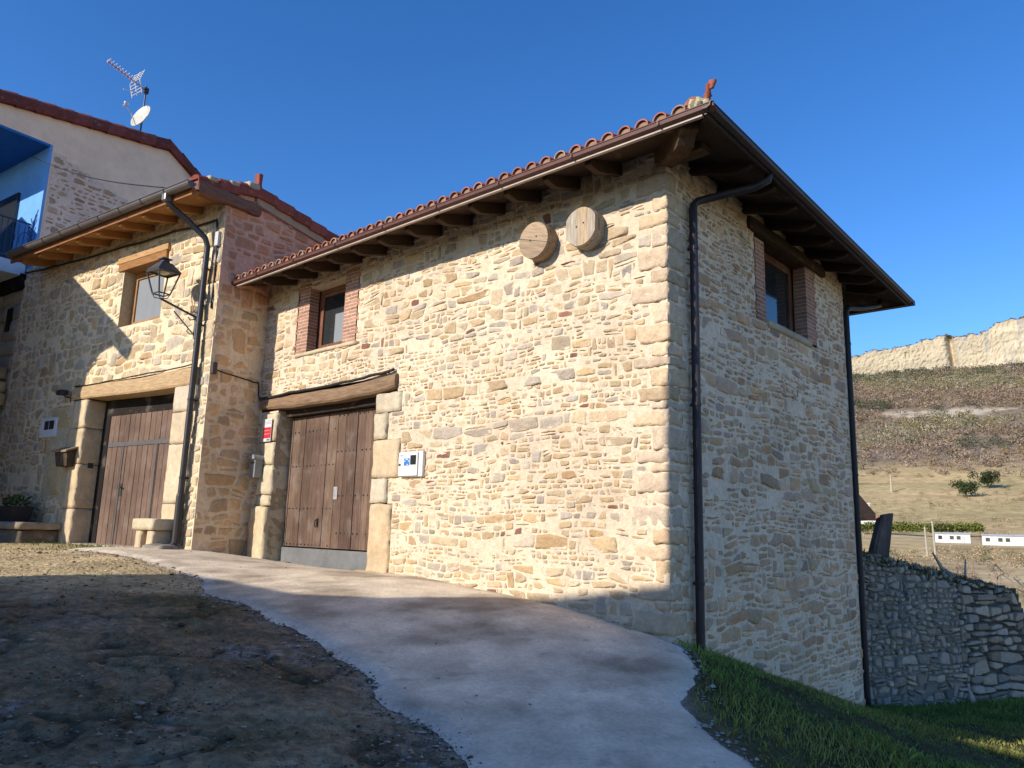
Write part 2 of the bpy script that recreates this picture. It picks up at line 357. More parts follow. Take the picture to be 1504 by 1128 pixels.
def masonry(mb, x0, x1, zf0, z1, pal, mortar, seed, hmin=.07, hmax=.17, asp=(1.2, 3.0), gap=(.006, .02), relief=(.006, .022), holes=(), blocks=(), cuts=(),
            mortar_y=0., step=.05, avoid=(), drop=.07, split=.22, tall=.07, quoin_pal=None, colfn=None, wav=.02, rough=.25, mn=.006, bumpy=.007):
    """rubble wall on the builder's frame. holes: rects left open; blocks: rects filled by one big stone; cuts: half planes nx,nz,d kept as nx*x+nz*z<=d"""
    r = np.random.default_rng(seed); out = []
    rects = list(holes) + [b[:4] for b in blocks] + list(avoid)
    for poly in courses(x0, x1, zf0, z1, hmin, hmax, asp, r, split, drop, tall, wav):
        pa = np.array(poly); s = pa.mean(0)
        if not (x0 - .05 < s[0] < x1 + .05 and zf0 - .05 < s[1] < z1 + .05): continue
        if any(a < s[0] < b and c < s[1] < d for a, b, c, d in rects): continue
        if any(nx * s[0] + nz * s[1] > d for nx, nz, d in cuts): continue
        poly = clip_half(poly, 1, 0, x1); poly = clip_half(poly, -1, 0, -x0) if len(poly) > 2 else []
        if len(poly) > 2: poly = clip_half(poly, 0, 1, z1)
        for nx, nz, d in cuts:
            if len(poly) > 2: poly = clip_half(poly, nx, nz, d)
        for (a, b, c, d) in rects:
            if len(poly) < 3: break
            px = [p[0] for p in poly]; pz = [p[1] for p in poly]
            if max(px) < a or min(px) > b or max(pz) < c or min(pz) > d: continue
            opt = [(a - s[0], (1, 0, a)), (s[0] - b, (-1, 0, -b)), (c - s[1], (0, 1, c)), (s[1] - d, (0, -1, -d))]
            poly = clip_half(poly, *max(opt)[1])
        if len(poly) < 3: continue
        poly = inset(poly, r.uniform(*gap))
        if not poly or len(poly) < 3: continue
        pa = np.array(poly); wd, hh = np.ptp(pa[:, 0]), np.ptp(pa[:, 1])
        if wd < .03 or hh < .022: continue
        col = pick(pal, r)
        if colfn: col = colfn(s, col, r)
        stone_mesh(out, poly, r.uniform(*relief), col, r, rough, mortar=(colfn(s, mortar, None) if colfn else mortar))
    for bl in blocks:
        a, b, c, d = bl[:4]; g = .01; e = r.uniform(-.012, .012, 8)
        pl = [(a + g + e[0], c + g + e[1]), (b - g + e[2], c + g + e[3]), (b - g + e[4], d - g + e[5]), (a + g + e[6], d - g + e[7])]
        col = bl[4] if len(bl) > 4 and bl[4] is not None else pick(quoin_pal or pal, r)
        q = []
        for i in range(4):
            p0, p1 = A(*pl[i]), A(*pl[(i + 1) % 4])
            for t in (0.06, .5, .94): q.append(tuple(p0 + (p1 - p0) * t + r.normal(0, .011, 2)))
        stone_mesh(out, q, r.uniform(.010, .022), col, r, .1, mortar=mortar)
    if out:
        V = np.vstack([o[0] for o in out]); W = np.concatenate([o[3] for o in out]); Q = np.stack([V[:, 0], V[:, 1] * 0 + seed * 3.1, V[:, 2]], 1)
        V[:, 1] += W * bumpy * (fbm(Q * 11, 3, 201) + .6 * vnoise(Q * 38, 205))
        F = []; n0 = 0
        for o in out: F += [tuple(i + n0 for i in f) for f in o[1]]; n0 += len(o[0])
        mb.add(V, F, col=np.vstack([o[2] for o in out]), a=1)
    # mortar bed with the openings left out
    xs = np.unique(np.round(np.concatenate([np.arange(x0, x1, step), [x1]] + [[a, b] for a, b, c, d in holes]), 4)); xs = xs[(xs >= x0 - 1e-6) & (xs <= x1 + 1e-6)]
    zs = np.unique(np.round(np.concatenate([np.arange(zf0, z1, step), [z1]] + [[c, d] for a, b, c, d in holes]), 4)); zs = zs[(zs >= zf0 - 1e-6) & (zs <= z1 + 1e-6)]
    X, Zz = np.meshgrid(xs, zs); nx_, nz_ = len(xs), len(zs)
    P = np.stack([X.ravel(), np.zeros(X.size), Zz.ravel()], 1)
    P[:, 1] = mortar_y + mn * fbm(np.stack([P[:, 0] * 9, P[:, 2] * 9, np.full(len(P), seed * 1.7)], 1), 3, seed)
    for (a, b, c, d) in holes:
        on = (P[:, 0] > a - .03) & (P[:, 0] < b + .03) & (P[:, 2] > c - .03) & (P[:, 2] < d + .03); P[on, 1] = mortar_y
    F = []
    for j in range(nz_ - 1):
        for i in range(nx_ - 1):
            cx, cz = (xs[i] + xs[i + 1]) / 2, (zs[j] + zs[j + 1]) / 2
            if any(a < cx < b and c < cz < d for a, b, c, d in holes): continue
            if any(nx * cx + nz * cz > d + .03 for nx, nz, d in cuts): continue
            F.append((j * nx_ + i, j * nx_ + i + 1, (j + 1) * nx_ + i + 1, (j + 1) * nx_ + i))
    mc = np.tile(np.array(mortar), (len(P), 1)) * (1 + .1 * fbm(np.stack([P[:, 0] * 2, P[:, 2] * 2, np.full(len(P), 3. + seed)], 1), 3, 9))[:, None]
    if colfn: mc = np.array([colfn((p[0], p[2]), c, None) for p, c in zip(P, mc)])
    mb.add(P, F, col=mc, a=0)
    return mb
def reveal(mb, hole, depth, col, sides='lrtb'):
    a, b, c, d = hole; y = -depth
    if 'l' in sides: mb.add([(a, .004, c), (a, y, c), (a, y, d), (a, .004, d)], [(0, 1, 2, 3)], col=col)
    if 'r' in sides: mb.add([(b, .004, c), (b, y, c), (b, y, d), (b, .004, d)], [(3, 2, 1, 0)], col=col)
    if 't' in sides: mb.add([(a, .004, d), (a, y, d), (b, y, d), (b, .004, d)], [(0, 1, 2, 3)], col=col)
    if 'b' in sides: mb.add([(a, .004, c), (a, y, c), (b, y, c), (b, .004, c)], [(3, 2, 1, 0)], col=col)

# ------------------------------------------------------------------ terrain
GP = np.array([  # x, y, z measured points of the ground (the eye is at 0)
    (0, 0, -1.75), (-1.3, 4.5, -1.36), (-2.7, 4.5, -1.33), (0, 5.1, -1.45), (1.2, 5.2, -1.45), (2.2, 5.6, -1.56), (3.2, 5.6, -1.75), (4.5, 6.6, -1.98), (5.03, 7.95, -2.12), (5.6, 8.9, -2.18),
    (-5.02, 7.91, -.74), (-3.43, 9.04, -.74), (-1.43, 11.6, -.72), (.48, 9.83, -.85), (-2.2, 7.3, -.98), (0, 7.4, -1.08),
    (-1.3, 10.66, -.66), (-.35, 9.82, -.74), (.77, 8.8, -.87), (1.22, 8.39, -.97), (1.7, 7.97, -1.06),
    (2.07, 8.46, -1.2), (2.76, 9.2, -1.45), (3.47, 9.98, -1.73), (4.32, 10.9, -2.17), (5.0, 11.7, -2.42), (5.9, 12.9, -2.55), (7.4, 13.4, -2.62), (9.0, 14.2, -2.62), (6.6, 11.3, -2.42), (7.5, 9.6, -2.4),
    (-1.98, 11.27, -.66), (-3.65, 12.78, -.62), (-4.45, 13.5, -.58), (-5.07, 12.65, -.47), (-5.8, 13.2, -.47), (-8.2, 14.9, -.46), (-10.8, 16.7, -.42), (-7.8, 12.6, -.5), (-9.5, 11, -.6), (-9, 6, -.95), (-6, 4, -1.3), (-5, 0, -1.7), (5, 2, -2.0), (8, 5, -2.5), (12, 9, -3.0), (12, 15, -3.2), (-14, 14, -.4), (-14, 4, -1.0), (0, -8, -2.2), (-12, -8, -1.8), (12, -8, -2.8),
    (0, 20, -.8), (-10, 24, -.4), (8, 22, -2.2), (-6, 17, -.5)])
def _tps_fit(P, lam=.02):
    n = len(P); D = np.linalg.norm(P[:, None, :2] - P[None, :, :2], axis=2)
    K = np.where(D > 0, D * D * np.log(D + 1e-12), 0) + lam * np.eye(n); T = np.hstack([np.ones((n, 1)), P[:, :2]])
    Am = np.block([[K, T], [T.T, np.zeros((3, 3))]]); return np.linalg.solve(Am, np.concatenate([P[:, 2], np.zeros(3)]))
TW = _tps_fit(GP)
PROF = np.array([(0, -1.7), (15, -2.9), (25, -3.2), (40, -3.6), (60, -4.5), (100, -5.2), (150, -4.5), (200, -2.6), (260, 0), (320, 3.2), (450, 13), (600, 40), (800, 90), (1100, 180), (1400, 270), (1700, 300), (6000, 300)])
def zprof(r): return np.interp(r, PROF[:, 0], PROF[:, 1])
def gz(x, y):
    x = np.atleast_1d(np.asarray(x, float)); y = np.atleast_1d(np.asarray(y, float)); o = np.zeros(len(x))
    r = np.hypot(x, y); near = r < 34
    if near.any():
        xn, yn = np.clip(x[near], -15, 13), np.clip(y[near], -9, 24)
        D = np.hypot(xn[:, None] - GP[None, :, 0], yn[:, None] - GP[None, :, 1])
        K = np.where(D > 0, D * D * np.log(D + 1e-12), 0)
        o[near] = K @ TW[:-3] + TW[-3] + TW[-2] * xn + TW[-1] * yn
    t = smooth(17, 32, r); front = smooth(-.2, .3, y / (r + 1e-6)); flat = -3.0
    far = front * zprof(r) + (1 - front) * flat
    return o * (1 - t) + far * t
def gz1(x, y): return float(gz([x], [y])[0])
# pixel-free plan outline of the concrete lane
LANE = np.array([(-.16, 5.05), (-.45, 5.6), (-.85, 5.95), (-1.1, 6.5), (-1.72, 7.15), (-2.62, 8.2), (-3.25, 8.75), (-3.75, 9.6), (-5.2, 11.0), (-6.9, 12.2), (-6.55, 13.5), (-5.0, 12.9), (-4.6, 13.7), (-1.0, 10.6), (.8, 8.95), (1.55, 8.15),
                 (1.74, 7.85), (1.74, 7.5), (1.66, 7.0), (1.42, 6.4), (1.5, 5.9), (1.65, 5.45), (1.85, 4.9), (2.0, 4.0), (1.9, 1.0), (1.0, -3.0), (-2.2, -3.0), (-1.0, 1.0), (-.15, 3.6)])
def sdf(P, poly):
    d = np.full(len(P), 1e9); ins = np.zeros(len(P), bool); n = len(poly)
    for i in range(n):
        a = poly[i]; b = poly[(i + 1) % n]; e = b - a; w_ = P - a
        t = np.clip((w_ @ e) / (e @ e), 0, 1); q = w_ - t[:, None] * e; d = np.minimum(d, np.linalg.norm(q, axis=1))
        c = ((a[1] <= P[:, 1]) & (b[1] > P[:, 1])) | ((b[1] <= P[:, 1]) & (a[1] > P[:, 1]))
        xc = a[0] + (P[:, 1] - a[1]) / (b[1] - a[1] if abs(b[1] - a[1]) > 1e-9 else 1e-9) * e[0]
        ins ^= c & (P[:, 0] < xc)
    return np.where(ins, -d, d)
def lane_sd(x, y):
    P = np.stack([x, y], 1); near = sdf(P, LANE)
    return near + .08 * n2(x, y, 2.2, 3, 21) + .07 * n2(x, y, 7, 3, 22)
def axis_coords(lo, hi, d, far, g=1.22):
    a = list(np.arange(lo, hi + d / 2, d)); s = d; v = hi
    while v < far: s *= g; v += s; a.append(v)
    s = d; v = lo; pre = []
    while v > -far: s *= g; v -= s; pre.append(v)
    return np.array(pre[::-1] + a)
def grid_faces(nx, ny):
    i, j = np.meshgrid(np.arange(nx - 1), np.arange(ny - 1)); a = (j * nx + i).ravel()
    return np.stack([a, a + 1, a + nx + 1, a + nx], 1)
def build_ground():
    xs = axis_coords(-8.5, 7.5, .036, 5000); ys = axis_coords(3.6, 15.0, .036, 5000)
    X, Y = np.meshgrid(xs, ys); x, y = X.ravel(), Y.ravel(); z = gz(x, y); r = np.hypot(x, y)
    sd = np.full(len(x), 5.); nr = r < 30; sd[nr] = lane_sd(x[nr], y[nr])
    grass = smooth(-.4, .3, (x - 1.5) + .25 * n2(x, y, 1.2, 3, 3)) * smooth(0, .05, np.maximum(sd, 0) + .02)
    soil = (1 - grass)
    up = smooth(8.0, 9.2, y - .28 * (x + 4) + .35 * n2(x, y, .8, 3, 5))       # paler gravel yard by the houses
    clod = .045 * n2(x, y, 3, 4, 11) + .030 * n2(x, y, 9, 3, 12) + .012 * n2(x, y, 22, 2, 13)
    crack = np.abs(n2(x, y, 1.4, 3, 14)); clod -= .035 * (1 - smooth(0, .05, crack))
    z = z + np.where(nr, clod * (1 - .75 * up) * (1 - .4 * grass) * smooth(.0, .35, sd) , 0)
    z = np.where(r > 19, z - .5 * smooth(19, 24, r) - .012 * np.maximum(r - 24, 0) - 14 * smooth(560, 640, r), z)
    d1 = np.array([.17, .118, .066]); d2 = np.array([.33, .25, .15]); yd = np.array([.66, .50, .29]); yd2 = np.array([.40, .33, .17]); gr = np.array([.085, .075, .035])
    t = (.5 + .9 * n2(x, y, 1.1, 4, 15)).clip(0, 1)[:, None]; dirt = d1 * (1 - t) + d2 * t
    chalk = smooth(.12, .42, n2(x, y, 1.9, 4, 17)) * smooth(8.2, 5.8, y) * smooth(.35, .6, .5 + .5 * n2(x, y, 12, 2, 18))
    dirt = dirt * (1 - .7 * chalk[:, None]) + np.array([.46, .42, .38]) * .7 * chalk[:, None]
    moss = smooth(.0, .4, n2(x, y, 1.3, 4, 19)) * .6; dirt = dirt * (1 - moss[:, None]) + np.array([.075, .08, .028]) * moss[:, None]
    t2 = (.5 + .8 * n2(x, y, .9, 4, 16)).clip(0, 1)[:, None]; yard = yd * (1 - t2) + yd2 * t2
    dirt = dirt * (.55 + .45 * smooth(0, .09, crack))[:, None] * (1 + .35 * n2(x, y, 16, 2, 23))[:, None]
    c = dirt * (1 - up[:, None]) + yard * up[:, None]
    rim = np.exp(-np.maximum(sd, 0) / .10) * (sd < .6) * (.5 + .5 * n2(x, y, 7, 2, 8)); c = c * (1 - .5 * rim[:, None]) + np.array([.30, .30, .30]) * .5 * rim[:, None]
    c = c * (1 - grass[:, None]) + gr * grass[:, None]
    far = smooth(18, 30, r)[:, None]; fld_ = np.array([.17, .15, .06]) + (np.array([.50, .39, .21]) - np.array([.17, .15, .06])) * smooth(6, 14, x)[:, None]; c = c * (1 - far) + fld_ * far
    east = (smooth(9.5, 12, x) * smooth(-3, 0, y))[:, None]; c = c * (1 - east) + np.array([.50, .39, .21]) * east
    mb = MB(); mb.add(np.stack([x, y, z], 1), grid_faces(len(xs), len(ys)), col=c)
    return struct(mb.build('ground', M['ground'], smooth_=True))
build_ground()
def build_lane():
    xs = np.arange(-7.4, 2.6, .045); ys = np.concatenate([np.arange(-3.2, 3.6, .3), np.arange(3.6, 14.2, .045)])
    X, Y = np.meshgrid(xs, ys); x, y = X.ravel().copy(), Y.ravel().copy(); d = lane_sd(x, y)
    F = grid_faces(len(xs), len(ys)); fd = d[F].min(1); F = F[fd < 0]
    e = .01; gx = (lane_sd(x + e, y) - d) / e; gy = (lane_sd(x, y + e) - d) / e; l2 = np.maximum(gx * gx + gy * gy, .2)
    out = d > 0; st = np.minimum(d, .08); x[out] -= (st * gx / l2)[out]; y[out] -= (st * gy / l2)[out]
    dd = np.minimum(lane_sd(x, y), 0)
    z = gz(x, y) + .004 + .035 * smooth(0, .18, -dd) + .012 * n2(x, y, .9, 3, 31) + .004 * n2(x, y, 8, 2, 32)
    used = np.unique(F); mp = -np.ones(len(x), int); mp[used] = np.arange(len(used))
    wave = n2(x * .55 + y * .35, y * .9 - x * .6, 1.1, 4, 33)
    base = np.array([.70, .59, .435]); dk = np.array([.37, .30, .21]); c = base + (dk - base) * (.85 * smooth(-.02, .26, wave) + .3 * smooth(.1, .3, n2(x * .5 + y * .6, y * .7 - x * .8, 2.6, 4, 34)))[:, None]
    rim = np.exp(dd / .10)[:, None]; c = c * (1 - .5 * rim) + np.array([.58, .54, .48]) * .5 * rim
    brn = smooth(.1, .5, n2(x, y, .7, 3, 36))[:, None] * .35; c = c * (1 - brn) + np.array([.46, .39, .29]) * brn
    mb = MB(); mb.add(np.stack([x, y, z], 1)[used], mp[F], col=c[used])
    return struct(mb.build('concrete_lane', M['lane'], smooth_=True))
build_lane()

# ================================================================== THE STONE BARN
MORT = (.65, .53, .385)
barn = thing('stone_barn', 'nearest stone building with a dark carved eave, brown plank garage door and red tiled roof', 'barn', tuple(FB.p(0, 0, -1.0)))
def quoins(z0, z1, seed, w0=.34, w1=.58, h=(.2, .34)):
    r = np.random.default_rng(seed); out = []; z = z0; k = 0
    while z < z1:
        hh = r.uniform(*h); ww = (w1 if k % 2 else w0) * r.uniform(.85, 1.15); out.append((z, min(z + hh, z1), ww)); z += hh; k += 1
    return out
Q = quoins(-1.1, 4.2, 3, .20, .42, (.09, .27))
FDOOR = (4.9, 7.6, -.95, 1.93); FWIN = (5.9, 6.9, 2.86, 3.98); RWIN = (2.5, 3.9, 2.85, 4.0)
dj = [(4.34, 4.9, 1.65, 1.95), (4.62, 4.9, 1.26, 1.65), (4.32, 4.9, .7, 1.26), (4.55, 4.9, .34, .7), (4.43, 4.9, -.8, .34)]
djl = [(7.6, 8.05, 1.4, 1.9), (7.6, 8.0, 1.0, 1.4), (7.6, 8.03, .5, 1.0), (7.6, 8.0, .3, .5), (7.6, 8.06, -.8, .3)]
holes = [FDOOR, FWIN] + [(4.45, 8.15, 1.93, 2.2)] + [(5.54, 5.9, 2.86, 4.0), (6.9, 7.26, 2.86, 4.0)]
blk = []; QA = [(0, ww, z, zz) for z, zz, ww in Q]; QS = [.22 + .16 * ((k * 7) % 3) / 2 if ww > .3 else .38 + .08 * (k % 3) for k, (z, zz, ww) in enumerate(Q)]
WARMQ = [((.64, .525, .375), 5), ((.62, .50, .345), 4), ((.60, .51, .39), 3), ((.60, .46, .30), 1.3)]
wf = MB(FB)
masonry(wf, 0, 8.3, -1.25, 4.32, STONES_WARM, MORT, 11, holes=holes + dj + djl, avoid=QA, gap=(.003, .0155), hmin=.047, hmax=.165, asp=(1.1, 3.6), wav=.035, relief=(.002, .016), mn=.012, rough=.3, bumpy=.007, drop=.06)
qr = np.random.default_rng(77)
for k, ((z, zz, ww), sw) in enumerate(zip(Q, QS)):
    pr_ = qr.uniform(.002, .016)
    wf.block(-pr_ - .004, ww - .012, -sw + .012, pr_ + .004, z + qr.uniform(.004, .014), zz - qr.uniform(.004, .014), amp=.030, rnd=.014, seed=300 + k, div=.035, nsc=13, col=pick(WARMQ, qr))
reveal(wf, FWIN, .3, MORT, 'tb'); reveal(wf, (4.9, 7.6, -.95, 1.93), .45, (.40, .31, .19), 'lr')
wf.build('stone_wall', M['masonry'], barn, smooth_=True)
wr = MB(RB)
rholes = [RWIN, (2.2, 2.5, 2.8, 4.0), (3.9, 4.26, 2.8, 4.08)]
masonry(wr, 0, 5.45, -2.9, 4.36, [(tuple(A(*q[0]) * A(1.34, 1.13, 1.0)), q[1]) for q in STONES_GREY] + [((.60, .48, .31), 4)], (.73, .60, .45), 12, holes=rholes, avoid=[(0, q, z, zz) for q, (z, zz, ww) in zip(QS, Q)], hmin=.05, hmax=.155, asp=(1.3, 3.6), gap=(.004, .018), relief=(.003, .022), mn=.012, rough=.3, wav=.05, drop=.05)
reveal(wr, RWIN, .26, (.5, .42, .31), 'tb')
wr.build('stone_wall', M['masonry'], barn, smooth_=True)
# back walls and a closed core so that no light leaks in
core = MB()
ci = [FB.p(.35, -.35, 0), RB.p(5.3, -.35, 0), RB.p(5.3, -8.0, 0), FB.p(8.1, -5.0, 0), FB.p(8.1, -.5, 0)]
n_ = len(ci); cv = [(*p[:2], z) for z in (-3, 4.4) for p in ci]
core.add(cv, [tuple(range(n_))[::-1], tuple(range(n_, 2 * n_))] + [(i, (i + 1) % n_, n_ + (i + 1) % n_, n_ + i) for i in range(n_)], col=(.3, .26, .2))
core.build('inner_wall', M['plaster'], barn)
bk = MB(); E0 = A(1.838, 6.875); Er = A(6.864, 12.856); El = A(-4.89, 12.91)
pb = [RB.p(5.45, 0, 0), RB.p(5.45, -8.2, 0)]
bk.add([(*pb[0][:2], -3), (*pb[1][:2], -3), (*pb[1][:2], 4.4), (*pb[0][:2], 4.4)], [(0, 1, 2, 3)], col=(.4, .34, .25)); bk.build('back_wall', M['plaster'], barn)

# jamb stones, lintel, door
jm = MB(FB)
for k, (a, b, c, d) in enumerate(dj):
    jm.block(a, b, -.34, .03 + .012 * (k % 2), c + .006, d - .006, amp=.024, rnd=.011, nsc=10, seed=40 + k, col=[(.52, .45, .33), (.52, .45, .32), (.54, .42, .27), (.54, .47, .35), (.53, .41, .26)][k])
jm.block(4.30, 5.2, -.2, .09, -.98, -.60, amp=.02, rnd=.05, seed=60, col=(.45, .36, .22))
jm.build('door_jamb', M['dressed'], barn, smooth_=True)
jm = MB(FB)
for k, (a, b, c, d) in enumerate(djl):
    jm.block(a, b + .03, -.36, .035 + (.06 if k == 4 else 0), c + .006, d - .006, amp=.026, rnd=.012, nsc=10, seed=50 + k, col=[(.55, .46, .32), (.54, .45, .31), (.55, .47, .33), (.52, .44, .31), (.55, .45, .29)][k])
jm.build('door_jamb', M['dressed'], barn, smooth_=True)
lt = MB(FB)
xs = np.linspace(4.45, 8.12, 19)
top = 2.165 + .035 * np.clip((5.4 - xs) / 1.0, 0, 1) - .015 * np.sin((xs - 4.45) / 3.6 * math.pi) + .008 * np.sin(xs * 3.1)
bot = 1.965 - .035 * np.sin((xs - 4.5) / 3.4 * math.pi) + .05 * np.clip((4.95 - xs) / .5, 0, 1) + .006 * np.sin(xs * 5)
V = []
for x, t_, b_ in zip(xs, top, bot):
    for y, z in ((-.45, b_ + .01), (.045, b_), (.07, b_ + .03), (.075, (b_ + t_) / 2), (.065, t_ - .03), (.04, t_), (-.45, t_)): V.append((x, y, z))
V = np.array(V); V += np.stack([vnoise(V * 9 + 5 * e, 70 + e) for e in range(3)], 1) * .008
F = [(i * 7 + j, i * 7 + (j + 1) % 7, (i + 1) * 7 + (j + 1) % 7, (i + 1) * 7 + j) for i in range(18) for j in range(7)] + [tuple(range(7))[::-1], tuple(range(18 * 7, 19 * 7))]
lt.add(V, F, col=(.22, .145, .09)); lt.build('door_lintel', M['wood_h'], barn)
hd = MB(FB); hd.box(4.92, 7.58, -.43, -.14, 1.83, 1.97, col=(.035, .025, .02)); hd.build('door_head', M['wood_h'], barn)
dr = MB(FB); x = 4.92; k = 0
pw = [.24, .17, .16, .2, .19, .12, .21, .26, .22, .2, .24, .17, .2]
pcol = [(.115, .074, .054), (.128, .083, .059), (.14, .093, .066), (.113, .073, .055), (.10, .065, .048)]
while x < 7.52:
    wd = min(pw[k % len(pw)], 7.55 - x); j = rng.uniform(-.006, .006)
    dr.box(x + .004, x + wd - .004, -.31, -.26 + j, -.34, 1.82, col=np.array(pcol[k % 5]) * rng.uniform(.85, 1.25)); x += wd; k += 1
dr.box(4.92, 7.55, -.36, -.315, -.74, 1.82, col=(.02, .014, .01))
for z in (1.56, .98, .28, -.3):
    for x in np.arange(5.02, 7.5, .105):
        if rng.random() < .86: dr.box(x - .011, x + .011, -.262, -.247, z + (.2 if x < 6.25 else 0) - .011, z + (.2 if x < 6.25 else 0) + .011, col=(.05, .045, .045), mat=1)
door = dr.build('garage_door', [M['wood_v'], M['paint']], barn, bevel=.004)
kp = MB(FB); kp.box(4.93, 7.54, -.30, -.235, -.95, -.36, col=(.16, .165, .165)); kp.build('kick_plate', M['paint'], door)
lk = MB(FB); lk.box(6.1, 6.2, -.262, -.247, .42, .62, col=(.30, .29, .28)); lk.build('lock_plate', M['paint'], door)
lk = MB(FB); lk.box(6.56, 6.60, -.262, -.235, -.0, .12, col=(.03, .03, .03)); lk.tube([(6.58, -.235, .11), (6.58, -.20, .08), (6.58, -.20, .0), (6.58, -.235, -.02)], .009, 6, col=(.03, .03, .03))
lk.build('door_latch', M['paint'], door)
ts = MB(FB)
for (a, b, c_) in ((7.2, 8.1, -.62), (7.5, 8.3, -.60)):
    ts.block(a, b, -.3 if a < 7.4 else .05, .12 if a < 7.4 else .3, c_ - .3, c_ + .03, amp=.03, rnd=.06, seed=int(a * 10), col=(.36, .31, .23))
ts.build('threshold_stone', M['dressed'], barn, smooth_=True)

# brick jambs and windows
def bricks(fr, x0, x1, y0, y1, z0, z1, name, parent, toothed=None, seed=0, dz=.058):
    r = np.random.default_rng(seed); mb = MB(fr); mo = (.50, .39, .29)
    mb.box(x0 + .004, x1 - .004, y0, y1 - .006, z0, z1, col=mo)
    z = z0 + .008; k = 0
    while z + .036 < z1:
        e = (.05 if (k // 2) % 2 else 0)
        a, b = (x0 - (e if toothed == 'l' else 0), x1 + (e if toothed == 'r' else 0)); sp = a + (b - a) * (.5 if k % 2 else .68)
        for p, q in ((a, sp - .007), (sp + .007, b)):
            c = np.array((.36, .185, .135)) * r.uniform(.8, 1.25)
            mb.box(p, q, y0 - .001, y1 - r.uniform(.001, .006), z, z + .042, col=c)
        z += dz; k += 1
    return mb.build(name, M['masonry'], parent, bevel=.003)
def window(fr, hole, depth, parent, fcol, curtain=True, two=False, fw=.075):
    a, b, c, d = hole; y = -depth; mb = MB(fr)
    mb.box(a, a + fw, y - .06, y, c, d, col=fcol); mb.box(b - fw, b, y - .06, y, c, d, col=fcol)
    mb.box(a + fw, b - fw, y - .06, y, d - fw, d, col=fcol); mb.box(a + fw, b - fw, y - .06, y, c, c + fw, col=fcol)
    g = fw + .012; s = .05
    mids = [(a + g, b - g)] if not two else [(a + g, (a + b) / 2 - .012), ((a + b) / 2 + .012, b - g)]
    for p, q in mids:
        mb.box(p, p + s, y - .05, y + .012, c + g, d - g, col=fcol); mb.box(q - s, q, y - .05, y + .012, c + g, d - g, col=fcol)
        mb.box(p + s, q - s, y - .05, y + .012, d - g - s, d - g, col=fcol); mb.box(p + s, q - s, y - .05, y + .012, c + g, c + g + s, col=fcol)
    fo = mb.build('window', M['wood_v'], parent, bevel=.006)
    for p, q in mids:
        gl = MB(fr); gl.box(p + s, q - s, y - .03, y - .018, c + g + s, d - g - s); gl.build('pane', M['glass'], fo)
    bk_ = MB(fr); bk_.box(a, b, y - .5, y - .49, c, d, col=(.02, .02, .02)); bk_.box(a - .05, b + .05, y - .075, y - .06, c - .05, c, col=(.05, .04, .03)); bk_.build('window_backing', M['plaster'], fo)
    return fo
bwin = window(FB, FWIN, .2, barn, (.20, .085, .05), two=False)
cu = MB(FB); cu.box(5.98, 6.45, -.2175, -.2165, 3.0, 3.5, col=(.4, .42, .42)); cu.build('net_curtain', M['curtain'], bwin)
bricks(FB, 5.56, 5.9, -.18, .012, 2.86, 4.1, 'brick_jamb', barn, 'l', 1); bricks(FB, 6.9, 7.22, -.18, .012, 2.86, 4.1, 'brick_jamb', barn, 'r', 2)
sm = MB(FB); sm.block(5.5, 7.2, -.19, .03, 2.80, 2.865, amp=.006, rnd=.012, seed=4, col=(.50, .42, .28)); sm.build('window_sill', M['dressed'], barn, smooth_=True)
rwin = window(RB, RWIN, .2, barn, (.15, .065, .04))
bricks(RB, 2.22, 2.5, -.18, .012, 2.8, 3.93, 'brick_jamb', barn, 'l', 3); bricks(RB, 3.9, 4.24, -.18, .012, 2.84, 4.06, 'brick_jamb', barn, 'r', 4)
sm = MB(RB); sm.block(2.5, 4.0, -.19, .035, 2.76, 2.86, amp=.006, rnd=.012, seed=5, col=(.46, .39, .28)); sm.build('window_sill', M['dressed'], barn, smooth_=True)
sm = MB(RB); sm.block(2.0, 4.62, -.25, .06, 3.98, 4.16, amp=.012, rnd=.03, seed=6, col=(.07, .045, .03)); sm.build('window_lintel', M['wood_h'], barn)

# roof of the barn
SLP = .30; ZE = 4.06
fdir = (El - E0) / np.linalg.norm(El - E0); fin = A(-FB.n[0], -FB.n[1])        # along the front eave / inwards
rdir = (Er - E0) / np.linalg.norm(Er - E0); rin = A(-rdir[1], rdir[0])
def zr_front(p): return ZE + SLP * ((p - E0) @ A(fdir[1], -fdir[0]) * (1 if A(fdir[1], -fdir[0]) @ fin > 0 else -1))
def zr_right(p): return ZE + SLP * ((p - E0) @ rin)
def inter(p, d, q, e):
    m = np.array([d, -e]).T; t = np.linalg.solve(m, q - p); return p + t[0] * d
fperp = A(fdir[1], -fdir[0]); fperp = fperp if fperp @ fin > 0 else -fperp
hipd = fperp + rin; hipd /= np.linalg.norm(hipd)
hip_len = 4.9; H1 = E0 + hipd * hip_len
Bk = Er + fdir * 1e-6
bkp = Er - rin * 0
